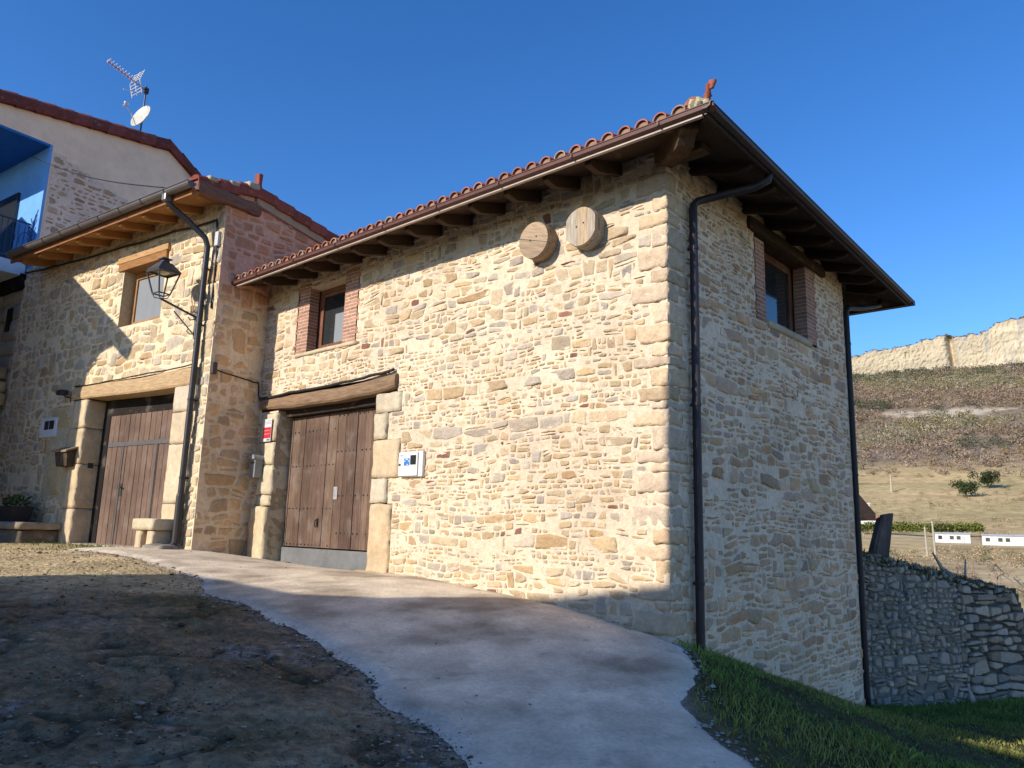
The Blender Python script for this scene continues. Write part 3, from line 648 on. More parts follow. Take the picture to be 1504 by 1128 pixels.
# back edge: parallel to the front eave from Er
RidgeL = H1 + fdir * 6.2
BL = Er + fdir * 12.5
roofm = MB()
def quad3(mb, pts, th=.07, **k):
    """slab with the given upper corners"""
    n = len(pts); v = [tuple(p) for p in pts] + [(p[0], p[1], p[2] - th) for p in pts]
    f = [tuple(range(n)), tuple(range(n, 2 * n))[::-1]] + [(i, n + i, n + (i + 1) % n, (i + 1) % n) for i in range(n)]
    return mb.add(v, f, **k)
def lift(p, f, dz=0): return (p[0], p[1], f(p) + dz)
zH = max(zr_front(H1), zr_right(H1))
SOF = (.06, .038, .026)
LeftEnd = El + fdir * 0.0
LR = inter(El, A(*SL.u[:2]), H1, fdir)
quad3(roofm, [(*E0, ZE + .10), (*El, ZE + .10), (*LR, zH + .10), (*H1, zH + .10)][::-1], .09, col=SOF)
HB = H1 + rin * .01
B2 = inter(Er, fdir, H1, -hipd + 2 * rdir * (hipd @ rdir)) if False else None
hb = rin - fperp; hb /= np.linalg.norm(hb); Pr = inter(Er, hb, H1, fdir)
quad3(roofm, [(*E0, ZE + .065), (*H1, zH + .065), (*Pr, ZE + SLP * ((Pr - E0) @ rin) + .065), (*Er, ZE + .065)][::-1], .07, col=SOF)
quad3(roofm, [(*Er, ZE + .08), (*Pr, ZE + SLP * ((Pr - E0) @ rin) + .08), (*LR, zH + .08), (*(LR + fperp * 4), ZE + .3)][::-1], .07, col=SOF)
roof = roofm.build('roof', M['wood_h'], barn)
# tiles: barrel tiles in columns up the front slope and the right slope
def tile_columns(mb, P0, d, inn, length, zfun, lenfun, pitch=.215, rad=.082, lift_=.092, seed=0, t0=.12):
    r = np.random.default_rng(seed); t = t0
    while t < length:
        Ls = lenfun(t); k = 0; y = -.045
        while y < Ls:
            a = P0 + d * t + inn * y; b = P0 + d * (t + r.normal(0, .004)) + inn * min(y + .45, Ls + .1)
            c = np.array((.40, .145, .085)) * r.uniform(.75, 1.2) if r.random() < .8 else np.array((.42, .25, .16)) * r.uniform(.8, 1.1)
            v = []
            for (p, s, dz) in ((a, 1.0, .028), (b, .84, .0)):
                z0 = zfun(p) + lift_ + dz
                for j in range(8):
                    an = math.pi * j / 7; v.append((*(p + d * rad * s * math.cos(an)), z0 + rad * s * math.sin(an) * .95))
                for j in range(8):
                    an = math.pi * (7 - j) / 7; v.append((*(p + d * (rad * s - .014) * math.cos(an)), z0 + (rad * s - .014) * math.sin(an) * .95))
            f = [(j, (j + 1) % 16, 16 + (j + 1) % 16, 16 + j) for j in range(16)] + [(j, 15 - j, 14 - j, j + 1) for j in range(7)] + [(16 + j, 17 + j, 30 - j, 31 - j) for j in range(7)]
            mb.add(v, f, col=c)
            if k == 0:
                q_ = a + inn * .03; zq = zfun(a) + lift_ + .026; mb.add([(*(q_ + d * (rad - .012) * math.cos(math.pi * j / 7)), zq + (rad - .012) * math.sin(math.pi * j / 7) * .95) for j in range(8)], [tuple(range(8))], col=(.30, .19, .13))
            y += .4; k += 1
        t += pitch
    return mb
Lf = np.linalg.norm(El - E0); Lr = np.linalg.norm(Er - E0)
tl = MB()
hipfac = 1 / max(1e-3, (hipd @ fperp)) 
tile_columns(tl, E0, fdir, fperp, Lf - .1, zr_front, lambda t: min(t * (hipd @ fperp) / abs(hipd @ fdir) - .05, hip_len * (hipd @ fperp)) if t > .15 else .1, seed=1, t0=.3)
tile_columns(tl, E0, rdir, rin, Lr - .1, zr_right, lambda t: min(t * (hipd @ rin) / abs(hipd @ rdir), (Lr - t) * .9, 3.2), seed=2, lift_=.03, t0=.3)
tl.build('roof_tiles', M['clay'], roof)
hp = MB(); t = .36
while t < hip_len:
    p = E0 + hipd * t; q = E0 + hipd * (t + .46); z0 = max(zr_front(p), zr_right(p)) + .19; z1 = max(zr_front(q), zr_right(q)) + .17
    sd_ = A(-hipd[1], hipd[0]); v = []
    for (pp, zz, s) in ((p, z0 + .03, 1), (q, z1, .86)):
        for j in range(8):
            an = math.pi * j / 7; v.append((*(pp + sd_ * .11 * s * math.cos(an)), zz + .11 * s * math.sin(an)))
    hp.add(v, [(j, j + 1, 9 + j, 8 + j) for j in range(7)] + [tuple(range(8))], col=np.array((.42, .16, .09)) * rng.uniform(.8, 1.15)); t += .4
hp.build('hip_tiles', M['clay'], roof)
mo = MB()
for k in range(12):
    tt = .05 + k * .06; p = E0 + hipd * tt + A(-hipd[1], hipd[0]) * rng.uniform(-.07, .07)
    q_ = .035 + .02 * (k % 3); mo.block(p[0] - q_, p[0] + q_, p[1] - q_, p[1] + q_, ZE + .08 + tt * .22, ZE + .15 + .07 * min(1, k / 3) + tt * .28, amp=.035, rnd=.04, seed=80 + k, div=.035, nsc=14, col=(.42, .36, .20) if k % 3 else (.16, .15, .12))
mo.build('hip_mortar', M['masonry'], roof, smooth_=True)
fi = MB(); fx = E0 + hipd * .20 + A(.045, 0)
prof = [(.03, .0), (.045, .03), (.030, .07), (.048, .12), (.034, .16), (.046, .20), (.030, .25), (.026, .28), (.036, .31), (.034, .34), (.015, .36)]
vv = []; nn_ = 12
for k, (r_, z_) in enumerate(prof):
    lean = A(*(-hipd)) * (-.02) + A(.26, .0) * z_ * .5
    for j in range(nn_):
        an = 2 * math.pi * j / nn_ + k * .5; rr = r_ * (1 + .16 * math.cos(3 * an)); vv.append((fx[0] + lean[0] + rr * math.cos(an), fx[1] + lean[1] + rr * math.sin(an), ZE + .15 + z_ * .88))
fi.add(vv, [(k * nn_ + j, k * nn_ + (j + 1) % nn_, (k + 1) * nn_ + (j + 1) % nn_, (k + 1) * nn_ + j) for k in range(len(prof) - 1) for j in range(nn_)] + [tuple(range(nn_))[::-1], tuple(range((len(prof) - 1) * nn_, len(prof) * nn_))], col=(.24, .075, .055))
for k in range(5):
    fi.bar((fx[0] + .045, fx[1], ZE + .40 + k * .018), (fx[0] + .085 + .008 * k, fx[1] + .004 * k, ZE + .42 + k * .02), .022, .03, col=(.34, .10, .07))
tag(fi.build('roof_finial', M['clay'], roof, smooth_=True), 'twisted red clay finial above the corner of the barn roof', None)

# gutters (box section) with the pale strip below, rafters, corner beam, drainpipes
gf = Frame(A(*E0, 0), A(*fdir, 0), -A(*fperp, 0)); gr_ = Frame(A(*E0, 0), A(*rdir, 0), -A(*rin, 0))
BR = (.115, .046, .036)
g = MB(gf)
gp = [(-.012, .0), (.03, -.004), (.07, .014), (.078, .048), (.088, .053), (.088, .06), (.066, .06), (.058, .026), (.03, .014), (-.012, .014)]
def profile_run(mb, prof, x0, x1, z0, col):
    n = len(prof); v = [(x, y, z0 + z) for x in (x0, x1) for y, z in prof]
    mb.add(v, [(i, (i + 1) % n, n + (i + 1) % n, n + i) for i in range(n)] + [tuple(range(n))[::-1], tuple(range(n, 2 * n))], col=col)
profile_run(g, gp, -.10, Lf - .02, ZE + .01, BR)
for x in np.arange(.5, Lf, 1.1): g.box(x, x + .02, .07, .092, ZE + .02, ZE + .066, col=(.10, .04, .032))
gut = g.build('gutter', M['paint'], barn)
g = MB(gf); g.box(.05, Lf - .1, -.02, .022, ZE - .014, ZE + .006, col=(.40, .32, .27)); tag(g.build('fascia_strip', M['paint'], gut), 'pale strip under the front gutter', None)
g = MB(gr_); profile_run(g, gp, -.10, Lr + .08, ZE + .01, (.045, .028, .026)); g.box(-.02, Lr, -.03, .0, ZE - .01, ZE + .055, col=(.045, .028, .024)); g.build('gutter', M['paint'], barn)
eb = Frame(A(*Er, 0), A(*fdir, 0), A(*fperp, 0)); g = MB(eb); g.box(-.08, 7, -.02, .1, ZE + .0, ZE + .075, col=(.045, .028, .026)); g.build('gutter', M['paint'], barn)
RC = (.075, .045, .028)
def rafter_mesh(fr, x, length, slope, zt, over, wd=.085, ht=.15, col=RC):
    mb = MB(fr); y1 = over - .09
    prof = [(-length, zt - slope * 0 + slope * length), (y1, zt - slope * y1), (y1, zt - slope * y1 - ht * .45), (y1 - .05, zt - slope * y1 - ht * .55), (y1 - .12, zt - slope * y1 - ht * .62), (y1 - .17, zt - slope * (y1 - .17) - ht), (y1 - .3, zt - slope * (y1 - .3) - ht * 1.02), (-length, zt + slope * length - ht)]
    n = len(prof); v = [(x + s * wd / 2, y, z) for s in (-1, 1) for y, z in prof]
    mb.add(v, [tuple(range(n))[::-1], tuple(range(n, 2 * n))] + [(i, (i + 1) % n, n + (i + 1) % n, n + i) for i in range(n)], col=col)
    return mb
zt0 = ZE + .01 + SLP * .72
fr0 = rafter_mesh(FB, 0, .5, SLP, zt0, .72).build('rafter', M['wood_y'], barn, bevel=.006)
xs_r = np.arange(.62, 8.0, .615)
fr0.location = tuple(FB.u * xs_r[0])
for x in xs_r[1:]: dup(fr0, tuple(FB.u * x), barn)
rr0 = None
for x in np.arange(.55, 6.2, .68):
    over = (E0 + rdir * 0 - C0[:2]) @ RB.n[:2] + ((rdir @ RB.n[:2]) / (rdir @ RB.u[:2])) * (x + .6); over = max(over, .35)
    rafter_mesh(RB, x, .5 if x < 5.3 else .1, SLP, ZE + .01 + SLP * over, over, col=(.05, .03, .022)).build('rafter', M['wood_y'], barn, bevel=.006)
hb_ = MB(Frame(A(*C0[:2], 0), A(*(-hipd), 0), A(hipd[1], -hipd[0], 0)))
hl = np.linalg.norm(E0 - C0[:2])
prof = [(-.6, 4.42), (hl - .26, 4.12), (hl - .26, 4.02), (hl - .34, 4.0), (hl - .42, 3.92), (hl - .62, 3.93), (-.6, 4.22)]
hb_.prism(prof, -.09, .09, col=(.10, .06, .035))
hb_.build('corner_beam', M['wood_h'], barn, bevel=.008)
pl = MB(FB); pl.block(-.5, .1, -.1, .1, 4.08, 4.26, amp=.012, rnd=.02, seed=9, col=(.12, .07, .04)); pl.build('wall_plate_end', M['wood_h'], barn)
def drainpipe(fr, s, off, ztop, zbot, path, r, col, parent, brk, shoe=None, name='drainpipe', m='paint'):
    mb = MB(fr); P = [(s, off, zbot), (s, off, zbot + .3), (s, off, (zbot + ztop) / 2), (s, off, ztop - .12)] + path
    if shoe: P = shoe + P
    mb.tube(P, r, 12, col=col); ob = mb.build(name, M[m], parent, smooth_=True)
    for z in brk:
        b = MB(fr)
        b.lathe([(r + .007, z), (r + .007, z + .035)], s, off, 12, col=np.array(col) * .8); b.box(s - .012, s + .012, 0, off - r, z + .004, z + .03, col=np.array(col) * .8)
        b.build('pipe_bracket', M[m], ob)
    return ob
DP = (.035, .026, .028)
drainpipe(RB, .46, .075, 3.80, -1.6, [(.47, .075, 3.74), (.52, .10, 3.80), (.66, .34, 3.86), (.84, .66, 3.93), (.90, .78, 4.0), (.91, .80, 4.09)], .047, DP, barn, (3.2, 1.4, -.5))
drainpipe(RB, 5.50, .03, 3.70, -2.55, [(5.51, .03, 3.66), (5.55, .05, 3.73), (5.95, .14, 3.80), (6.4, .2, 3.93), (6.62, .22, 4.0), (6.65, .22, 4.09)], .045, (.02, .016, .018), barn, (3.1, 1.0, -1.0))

# ================================================================== THE LEFT STONE HOUSE
house = thing('stone_house', 'left stone house with orange timber eave, grey gutter and large plank door', 'house', tuple(FL.p(0, 0, -.5)))
GW = A(.56, 5.93); PK = .58
LD = (.92, 3.9, -.75, 2.31); LW = (1.72, 3.16, 3.66, 4.94)
ljr = [(.3, .92, 1.85, 2.34), (.34, .92, 1.3, 1.85), (.3, .92, .3, 1.3), (.32, .92, -.75, .3)]
ljl = [(3.9, 4.42, 1.75, 2.31), (3.9, 4.5, 1.05, 1.75), (3.9, 4.35, .2, 1.05), (3.9, 4.5, -.75, .2)]
lqs = [(0, .30 if k % 2 else .46, z, z + .33, None) for k, z in enumerate(np.arange(2.75, 5.2, .33))]
wl = MB(FL)
masonry(wl, 0, 7.55, -.8, 5.62, [((.55, .46, .31), 5), ((.58, .50, .36), 4), ((.51, .42, .27), 3), ((.48, .44, .37), 3), ((.54, .39, .22), 1.4)], (.70, .57, .385), 21, hmin=.13, hmax=.25, asp=(1.0, 1.9), gap=(.006, .018), relief=(.004, .022), bumpy=.010, holes=[LD, LW, (.3, 4.5, 2.31, 2.6), (1.62, 3.36, 4.94, 5.09)] + ljr + ljl + [(4.42, 5.3, 1.75, 2.2), (4.4, 5.3, .45, 1.2)],
        blocks=lqs + [(4.46, 5.3, 1.78, 2.2, (.45, .33, .17)), (4.55, 5.32, .45, 1.2, (.48, .38, .22))], step=.07, wav=.05, colfn=None)
wl.add([(4.36, .002, .4), (5.34, .002, .4), (5.34, .002, 2.24), (4.36, .002, 2.24)], [(0, 1, 2, 3)], col=(.5, .41, .27))
reveal(wl, LW, .3, (.52, .41, .25), 'lrtb'); wl.build('stone_wall', M['masonry'], house, smooth_=True)
ws = MB(SL)
def redden(s, c, r):
    t = float(smooth(3.55, 4.15, np.array([s[1]]))[0]); c = np.array(c); red = np.array((1.0, .74, .70)) * (.85 if r is None else .8)
    return c * (1 - t) + c * red * t
masonry(ws, .0, 4.6, -.9, 6.1, [((.78, .54, .31), 4), ((.72, .54, .34), 3), ((.80, .56, .33), 3), ((.66, .50, .33), 2)], (.80, .62, .42), 22, hmin=.13, hmax=.32, asp=(1.1, 2.4), gap=(.01, .028), relief=(.006, .02), holes=[], cuts=[(-.30, 1, 5.70), (.13, 1, 5.95)], step=.07, colfn=redden, mn=.01)
ws.build('stone_wall', M['masonry'], house, smooth_=True)
hcv = [FL.p(.4, -.5, 0), FL.p(7.4, -.5, 0), FL.p(7.4, -5.5, 0), FL.p(.4, -5.5, 0)]
co = MB(); co.add([(*p[:2], z) for z in (-1, 5.3) for p in hcv], [(3, 2, 1, 0), (4, 5, 6, 7)] + [(i, (i + 1) % 4, 4 + (i + 1) % 4, 4 + i) for i in range(4)], col=(.05, .05, .05)); co.build('inner_wall', M['plaster'], house)
for nm, bl, cs in (('r', ljr, [(.56, .48, .36), (.55, .45, .31), (.56, .47, .33), (.55, .44, .29)]), ('l', ljl, [(.55, .44, .29), (.53, .42, .27), (.55, .43, .27), (.53, .42, .28)])):
    j = MB(FL)
    for k, (a, b, c, d) in enumerate(bl): j.block(a, b, -.42, .03, c + .005, d - .005, amp=.014, rnd=.010, nsc=11, seed=90 + k, col=cs[k])
    j.build('door_jamb', M['dressed'], house, smooth_=True)
j = MB(FL); xs = np.linspace(.28, 4.5, 13); V = []
for x in xs:
    b_ = 2.31 - .02 * math.sin((x - .3) * 1.2); t_ = 2.585 + .02 * math.sin(x * 2.2)
    for y, z in ((-.4, b_), (.04, b_), (.055, b_ + .03), (.06, (t_ + b_) / 2), (.05, t_ - .03), (.03, t_), (-.4, t_)): V.append((x, y, z))
F = [(i * 7 + k, i * 7 + (k + 1) % 7, (i + 1) * 7 + (k + 1) % 7, (i + 1) * 7 + k) for i in range(12) for k in range(7)] + [tuple(range(7))[::-1], tuple(range(84, 91))]
j.add(V, F, col=(.44, .31, .175)); j.build('door_lintel', M['wood_h'], house)
d = MB(FL); x = .95; k = 0
while x < 3.5:
    wd = .178; d.box(x + .006, x + wd - .006, -.37, -.335 + (.003 if k % 2 else 0), -.50, 2.0, col=np.array((.16, .108, .083)) * rng.uniform(.88, 1.12)); x += wd; k += 1
d.box(.93, 3.88, -.42, -.37, -.7, 2.31, col=(.02, .016, .014)); d.box(.93, 3.88, -.38, -.33, 2.0, 2.31, col=(.022, .018, .016)); d.box(3.63, 3.89, -.38, -.33, -.6, 2.0, col=(.016, .013, .012))  # left strip near-black: dark frame with the jamb's shadow painted in
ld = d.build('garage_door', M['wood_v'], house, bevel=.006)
d = MB(FL); d.box(.95, 3.58, -.345, -.318, 1.39, 1.47, col=(.10, .095, .10)); d.box(3.0, 3.05, -.345, -.32, -.45, 1.39, col=(.10, .09, .09)); d.box(1.86, 1.91, -.345, -.32, -.45, 1.39, col=(.10, .09, .09)); d.box(.95, 3.6, -.345, -.31, -.52, -.46, col=(.2, .2, .2)); d.build('door_strap', M['paint'], ld)
d = MB(FL); d.tube([(2.95, -.33, .62), (2.95, -.28, .62), (2.86, -.28, .61)], .012, 8, col=(.05, .05, .05)); d.box(2.92, 2.98, -.34, -.325, .45, .68, col=(.05, .05, .05)); d.build('door_handle', M['paint'], ld)
d = MB(FL); d.box(.8, 4.2, -.42, .02, -.9, -.44, col=(.42, .36, .27)); d.build('threshold_stone', M['dressed'], house, bevel=.02)
lwin = window(FL, (1.72, 3.16, 3.66, 4.8), .22, house, (.40, .20, .08))
cu = MB(FL); cu.box(1.86, 3.02, -.2375, -.2365, 3.8, 4.66, col=(.4, .42, .45)); cu.build('net_curtain', M['curtain'], lwin)
j = MB(FL); j.box(1.66, 3.33, -.3, .05, 4.80, 4.955, col=(.30, .15, .06)); j.box(1.62, 3.36, -.02, .06, 4.955, 5.085, col=(.44, .27, .13)); j.build('window_lintel', M['wood_h'], house, bevel=.01)
# eave: boards, rafters, gutter
zse, zsw = 5.40, 5.62
ef = MB(FL); OH = .70
rs = .2
def zeave(y): return 5.42 + (OH - y) * .22
ef.hexa([(-.05, OH, zeave(OH)), (6.62, OH, zeave(OH)), (6.62, -.6, zeave(-.6)), (-.05, -.6, zeave(-.6))], [(-.05, OH, zeave(OH) + .03), (6.62, OH, zeave(OH) + .03), (6.62, -.6, zeave(-.6) + .03), (-.05, -.6, zeave(-.6) + .03)], col=(.34, .175, .065))
for x in np.arange(.12, 7.4, .14): pass
lroof = ef.build('roof', M['wood_h'], house)
fb_ = MB(FL); fb_.box(-.05, 6.62, OH - .035, OH + .004, zeave(OH) - .04, zeave(OH) + .07, col=(.28, .13, .06)); fb_.build('fascia_board', M['wood_h'], lroof)
ra = None
def lraf(x):
    mb = MB(FL); v = []
    prof = [(-.3, zeave(-.3)), (OH - .06, zeave(OH - .06)), (OH - .06, zeave(OH) - .075), (OH - .16, zeave(OH) - .10), (-.3, zeave(-.3) - .12)]
    n = len(prof); v = [(x + s * .05, y, z - .002) for s in (-1, 1) for y, z in prof]
    mb.add(v, [tuple(range(n))[::-1], tuple(range(n, 2 * n))] + [(i, (i + 1) % n, n + (i + 1) % n, n + i) for i in range(n)], col=(.36, .17, .06)); return mb
ra = lraf(0).build('rafter', M['wood_y'], house, bevel=.006)
rx = np.arange(.75, 6.6, .78); ra.location = tuple(FL.u * rx[0])
for x in rx[1:]: dup(ra, tuple(FL.u * x), house)
gt = MB(FL); n = 9
gv = []
for x in (-.16, 6.52):
    for j in range(n):
        an = math.pi + math.pi * j / (n - 1); gv.append((x, OH + .085 + .082 * math.cos(an), 5.545 + .088 * math.sin(an)))
    for j in range(n):
        an = 2 * math.pi - math.pi * j / (n - 1); gv.append((x, OH + .085 + .074 * math.cos(an), 5.545 + .08 * math.sin(an)))
m_ = 2 * n
gt.add(gv, [(i, (i + 1) % m_, m_ + (i + 1) % m_, m_ + i) for i in range(m_)], col=(.20, .175, .165))
for x in (-.16, 6.52):
    gt.add([(x, OH + .085 + .08 * math.cos(math.pi + math.pi * j / 8), 5.545 + .086 * math.sin(math.pi + math.pi * j / 8)) for j in range(9)], [tuple(range(9))], col=(.12, .1, .1))
gt.tube([(-.16, OH + .17, 5.548), (6.52, OH + .17, 5.548)], .012, 8, col=(.20, .175, .165))
lg = gt.build('gutter', M['zinc'], house, smooth_=False)
for x in np.arange(.55, 6.5, .72):
    gb = MB(FL)
    for j in range(8):
        a0 = math.pi + math.pi * j / 8; a1 = math.pi + math.pi * (j + 1) / 8
        gb.bar((x, OH + .085 + .089 * math.cos(a0), 5.545 + .094 * math.sin(a0)), (x, OH + .085 + .089 * math.cos(a1), 5.545 + .094 * math.sin(a1)), .03, .008, col=(.16, .145, .14))
    gb.build('gutter_bracket', M['zinc'], lg)
drainpipe(FL, .28, .11, 4.78, -.33, [(.27, .115, 4.72), (.29, .16, 4.86), (.42, .46, 5.12), (.52, .68, 5.28), (.55, .76, 5.36), (.56, .785, 5.47)], .05, (.055, .052, .055), house, (4.3, 2.0, .7, 3.3), shoe=[(.36, .30, -.42), (.32, .2, -.40), (.28, .115, -.36)], m='zinc')
ho = MB(FL); ho.box(.50, .62, .72, .85, 5.36, 5.50, col=(.22, .20, .20)); ho.build('gutter_outlet', M['zinc'], lg, bevel=.02)
shp = MB(FL); shp.lathe([(.066, -.33), (.066, .42), (.06, .46)], .28, .11, 12, col=(.03, .028, .03)); tag(shp.build('pipe_boot', M['plastic'], house), 'black foot of the grey downpipe', None)
# roof tiles of the left house: verge along the gable + front columns
vt = MB(SL)
def vt_line(t): return 5.72 + (t + .62) * .25 if t < PK else 6.02 - (t - PK) * .155
t = -.62; k = 0
while t < 4.6:
    t1 = min(t + .40, PK) if t < PK - .05 else t + .40
    c = np.array((.26, .075, .055)) * rng.uniform(.8, 1.2)
    za, zb = vt_line(t + .001) + .03, vt_line(t1 - .001) + (.0 if t < PK - .05 else .0)
    if t >= PK - .05: za, zb = vt_line(t + .001), vt_line(t1) + .03
    x0 = -.04
    v = []
    for tt, zz in ((t, za), (t1 + .03, zb)):
        for (y, dz) in ((.075, -.20), (.085, -.10), (.07, -.02), (.02, .03), (-.10, .05), (-.22, .0), (-.22, -.03), (.055, -.05), (.06, -.2)): v.append((tt, y, zz + dz))
    n = 9; vt.add(v, [(i, (i + 1) % n, n + (i + 1) % n, n + i) for i in range(n)] + [tuple(range(n))[::-1], tuple(range(n, 2 * n))], col=c)
    t = t1; k += 1
vt.build('verge_tiles', M['clay'], lroof)
for (tt, zz) in ((-.36, 5.79), (.06, 5.88)): pm = MB(SL); pm.block(tt - .07, tt + .1, -.1, .09, zz - .05, zz + .055, amp=.03, rnd=.05, seed=int(tt * 50) + 77, div=.04, nsc=14, col=(.42, .38, .26)); pm.build('verge_mortar', M['masonry'], lroof, smooth_=True)
pm = MB(SL); pm.block(.36, .60, -.12, .09, 5.92, 6.06, amp=.035, rnd=.06, seed=33, div=.04, nsc=12, col=(.40, .36, .25))
pm.build('verge_mortar', M['masonry'], lroof, smooth_=True)
fn = MB(SL); fn.prism([(.54, 6.0), (.66, 6.0), (.64, 6.10), (.655, 6.30), (.56, 6.30), (.57, 6.12)], -.1, .05, col=(.27, .08, .06)); tag(fn.build('roof_finial', M['clay'], lroof, bevel=.02), 'small red clay finial on the gable of the left house', None)
lt_ = MB(FL)
for x in np.arange(.1, 6.6, .23):
    y = OH + .05
    while y > -.55:
        y2 = max(y - .42, -.6); v = []
        for (yy, s, dz) in ((y, 1, .025), (y2, .85, .0)):
            z0 = zeave(yy) + .06 + dz
            for j in range(7): v.append((x + .09 * s * math.cos(math.pi * j / 6), yy, z0 + .085 * s * math.sin(math.pi * j / 6)))
        lt_.add(v, [(j, j + 1, 8 + j, 7 + j) for j in range(6)], col=np.array((.33, .12, .08)) * rng.uniform(.8, 1.2)); y -= .38
lt_.build('roof_tiles', M['clay'], lroof)
bs = MB(FL); bs.hexa([(-.02, -.55, 5.66), (6.6, -.55, 5.66), (6.6, -4.6, 5.1), (-.02, -4.6, 5.1)], [(-.02, -.55, 5.93), (6.6, -.55, 5.93), (6.6, -4.6, 5.3), (-.02, -4.6, 5.3)], col=(.30, .11, .075)); bs.build('back_roof', M['clay'], lroof)
bm = MB(SL); bm.block(-.62, .66, -.12, .10, 5.46, 5.68, amp=.02, rnd=.045, seed=15, col=(.20, .105, .07)); bm.build('purlin', M['wood_h'], house)
cv_ = MB(SL); cv_.hexa([(PK, -.05, 5.70), (PK, .03, 5.70), (4.6, .03, 5.08), (4.6, -.05, 5.08)][::-1], [(PK, -.05, 5.90), (PK, .03, 5.90), (4.6, .03, 5.28), (4.6, -.05, 5.28)][::-1], col=(.42, .30, .20)); cv_.build('verge_board', M['plaster'], house)

# ================================================================== TALL PLASTERED HOUSE BEHIND
BS = 7.7
PB = Frame(FL.o + FL.u * BS, SL.u, SL.n)          # its right side: along = backwards, outward = to the right
tall = thing('plastered_house', 'tall plastered house behind the left stone house, with blue balcony recess', 'house', tuple(PB.p(1, -1, -.4)))
PC = (.95, .68, .47)
pw_ = MB(PB)
def vz(t): return 9.36 + (t + 1.05) * .152 if t < 3.1 else 9.99 - (t - 3.1) * .62
yl = -2.2
# side wall with the corner recess left open (t < .22, z 6.0 .. 8.85)
poly = [(.22, 2.0), (4.9, 2.0), (4.9, vz(4.9)), (3.1, vz(3.1)), (yl, vz(yl)), (yl, 8.86), (.22, 8.86)]
pw_.prism([(a, b) for a, b in poly][:], -.25, 0, col=PC)
pw_.box(4.65, 4.9, -5, -.25, 2, 8.6, col=PC); pw_.box(.35, 4.65, -5.2, -5, 2, 9, col=PC)
pw_.build('plaster_wall', M['plaster'], tall)
sp = MB(PB)
masonry(sp, .26, 4.4, 5.5, 8.75, [((.58, .41, .28), 4), ((.62, .45, .31), 3), ((.50, .36, .25), 2)], (.84, .62, .46), 31, hmin=.09, hmax=.19, asp=(1.4, 2.8), gap=(.018, .034), relief=(.012, .03), cuts=[(.30, 1, 8.78)], step=.1, mortar_y=.006, drop=.15)
sp.build('exposed_stone_patch', M['masonry'], tall)
BLU = (.028, .15, .42); BLL = (.34, .52, .72)
rc = MB(PB)
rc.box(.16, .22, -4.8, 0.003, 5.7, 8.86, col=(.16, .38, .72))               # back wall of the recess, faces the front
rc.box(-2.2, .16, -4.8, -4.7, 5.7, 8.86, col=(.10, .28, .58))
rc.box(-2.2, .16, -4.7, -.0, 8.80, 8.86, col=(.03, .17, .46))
rec = rc.build('balcony_recess', M['plaster'], tall)
bd = MB(PB); bd.box(.10, .165, -2.4, -1.24, 5.75, 7.9, col=(.02, .03, .05)); tag(bd.build('balcony_door', M['glass'], rec), 'dark glazed door in the blue balcony wall', None)
pt = MB(PB)
pt.bar((.158, -.30, 5.8), (.158, -.26, 6.95), .004, .05, col=(.05, .12, .35))
for k in range(16):
    z = 6.0 + .06 * k; sgn = 1 if k % 2 else -1; l = rng.uniform(.12, .26); an = rng.uniform(.5, 1.1)
    p1 = (.1575 - .0002 * k, -.29 + sgn * l * math.cos(an), z + l * math.sin(an)); pt.bar((.1575 - .0002 * k, -.285 + .035 * (z - 5.8), z), p1, .004, .03, col=(.05, .12, .35)); pt.bar(p1, (p1[0], p1[1] + sgn * .06, p1[2] + .1), .004, .04, col=(.05, .12, .35))
tag(pt.build('painted_branches', M['plaster'], rec), 'dark blue branches painted on the pale blue balcony wall', None)
sb = MB(PB); sb.box(-2.2, -.02, -4.7, .12, 5.45, 5.76, col=(.50, .58, .66)); sb.build('balcony_slab', M['plaster'], tall, bevel=.01)
rl = MB(PB)
for z in (5.86, 6.72): rl.bar((-.02, .08, z), (-2.15, .08, z), .03, .03, col=(.02, .04, .09))
for t in np.arange(-.02, -2.2, -.12): rl.bar((t, .08, 5.78), (t, .08, 6.72), .014, .014, col=(.02, .04, .09))
for t in np.arange(-.1, -2.1, -.36):
    rl.tube([(t + .14 * math.cos(a), .08, 6.3 + .2 * math.sin(a)) for a in np.linspace(-.6, 3.6, 9)], .009, 6, col=(.02, .04, .09))
rl.build('balcony_railing', M['paint'], tall)
pr = MB(PB); c_ = (.22, .07, .055)
tt = -2.4
while tt < 4.7:
    t1 = min(tt + .42, 3.1) if tt < 3.05 else tt + .42; za, zb = vz(tt + .001), vz(t1 - .001 if tt < 3.05 else t1)
    v = []
    for t_, zz in ((tt, za + (.0 if tt < 3.05 else .05)), (t1 + .02, zb + (.03 if tt < 3.05 else 0.0))):
        for (y, dz) in ((.12, -.02), (.14, .10), (.12, .24), (.04, .31), (-.12, .30), (-.4, .26), (-.4, .0)): v.append((t_, y, zz + dz))
    n = 7; pr.add(v, [(i, (i + 1) % n, n + (i + 1) % n, n + i) for i in range(n)] + [tuple(range(n))[::-1], tuple(range(n, 2 * n))], col=np.array((.20, .06, .05)) * rng.uniform(.8, 1.25)); tt = t1
pr.hexa([(-2.4, -.38, vz(-2.4)), (3.1, -.38, vz(3.1)), (3.1, -6, vz(3.1)), (-2.4, -6, vz(-2.4))][::-1], [(-2.4, -.38, vz(-2.4) + .2), (3.1, -.38, vz(3.1) + .2), (3.1, -6, vz(3.1) + .2), (-2.4, -6, vz(-2.4) + .2)][::-1], col=(.30, .11, .075))
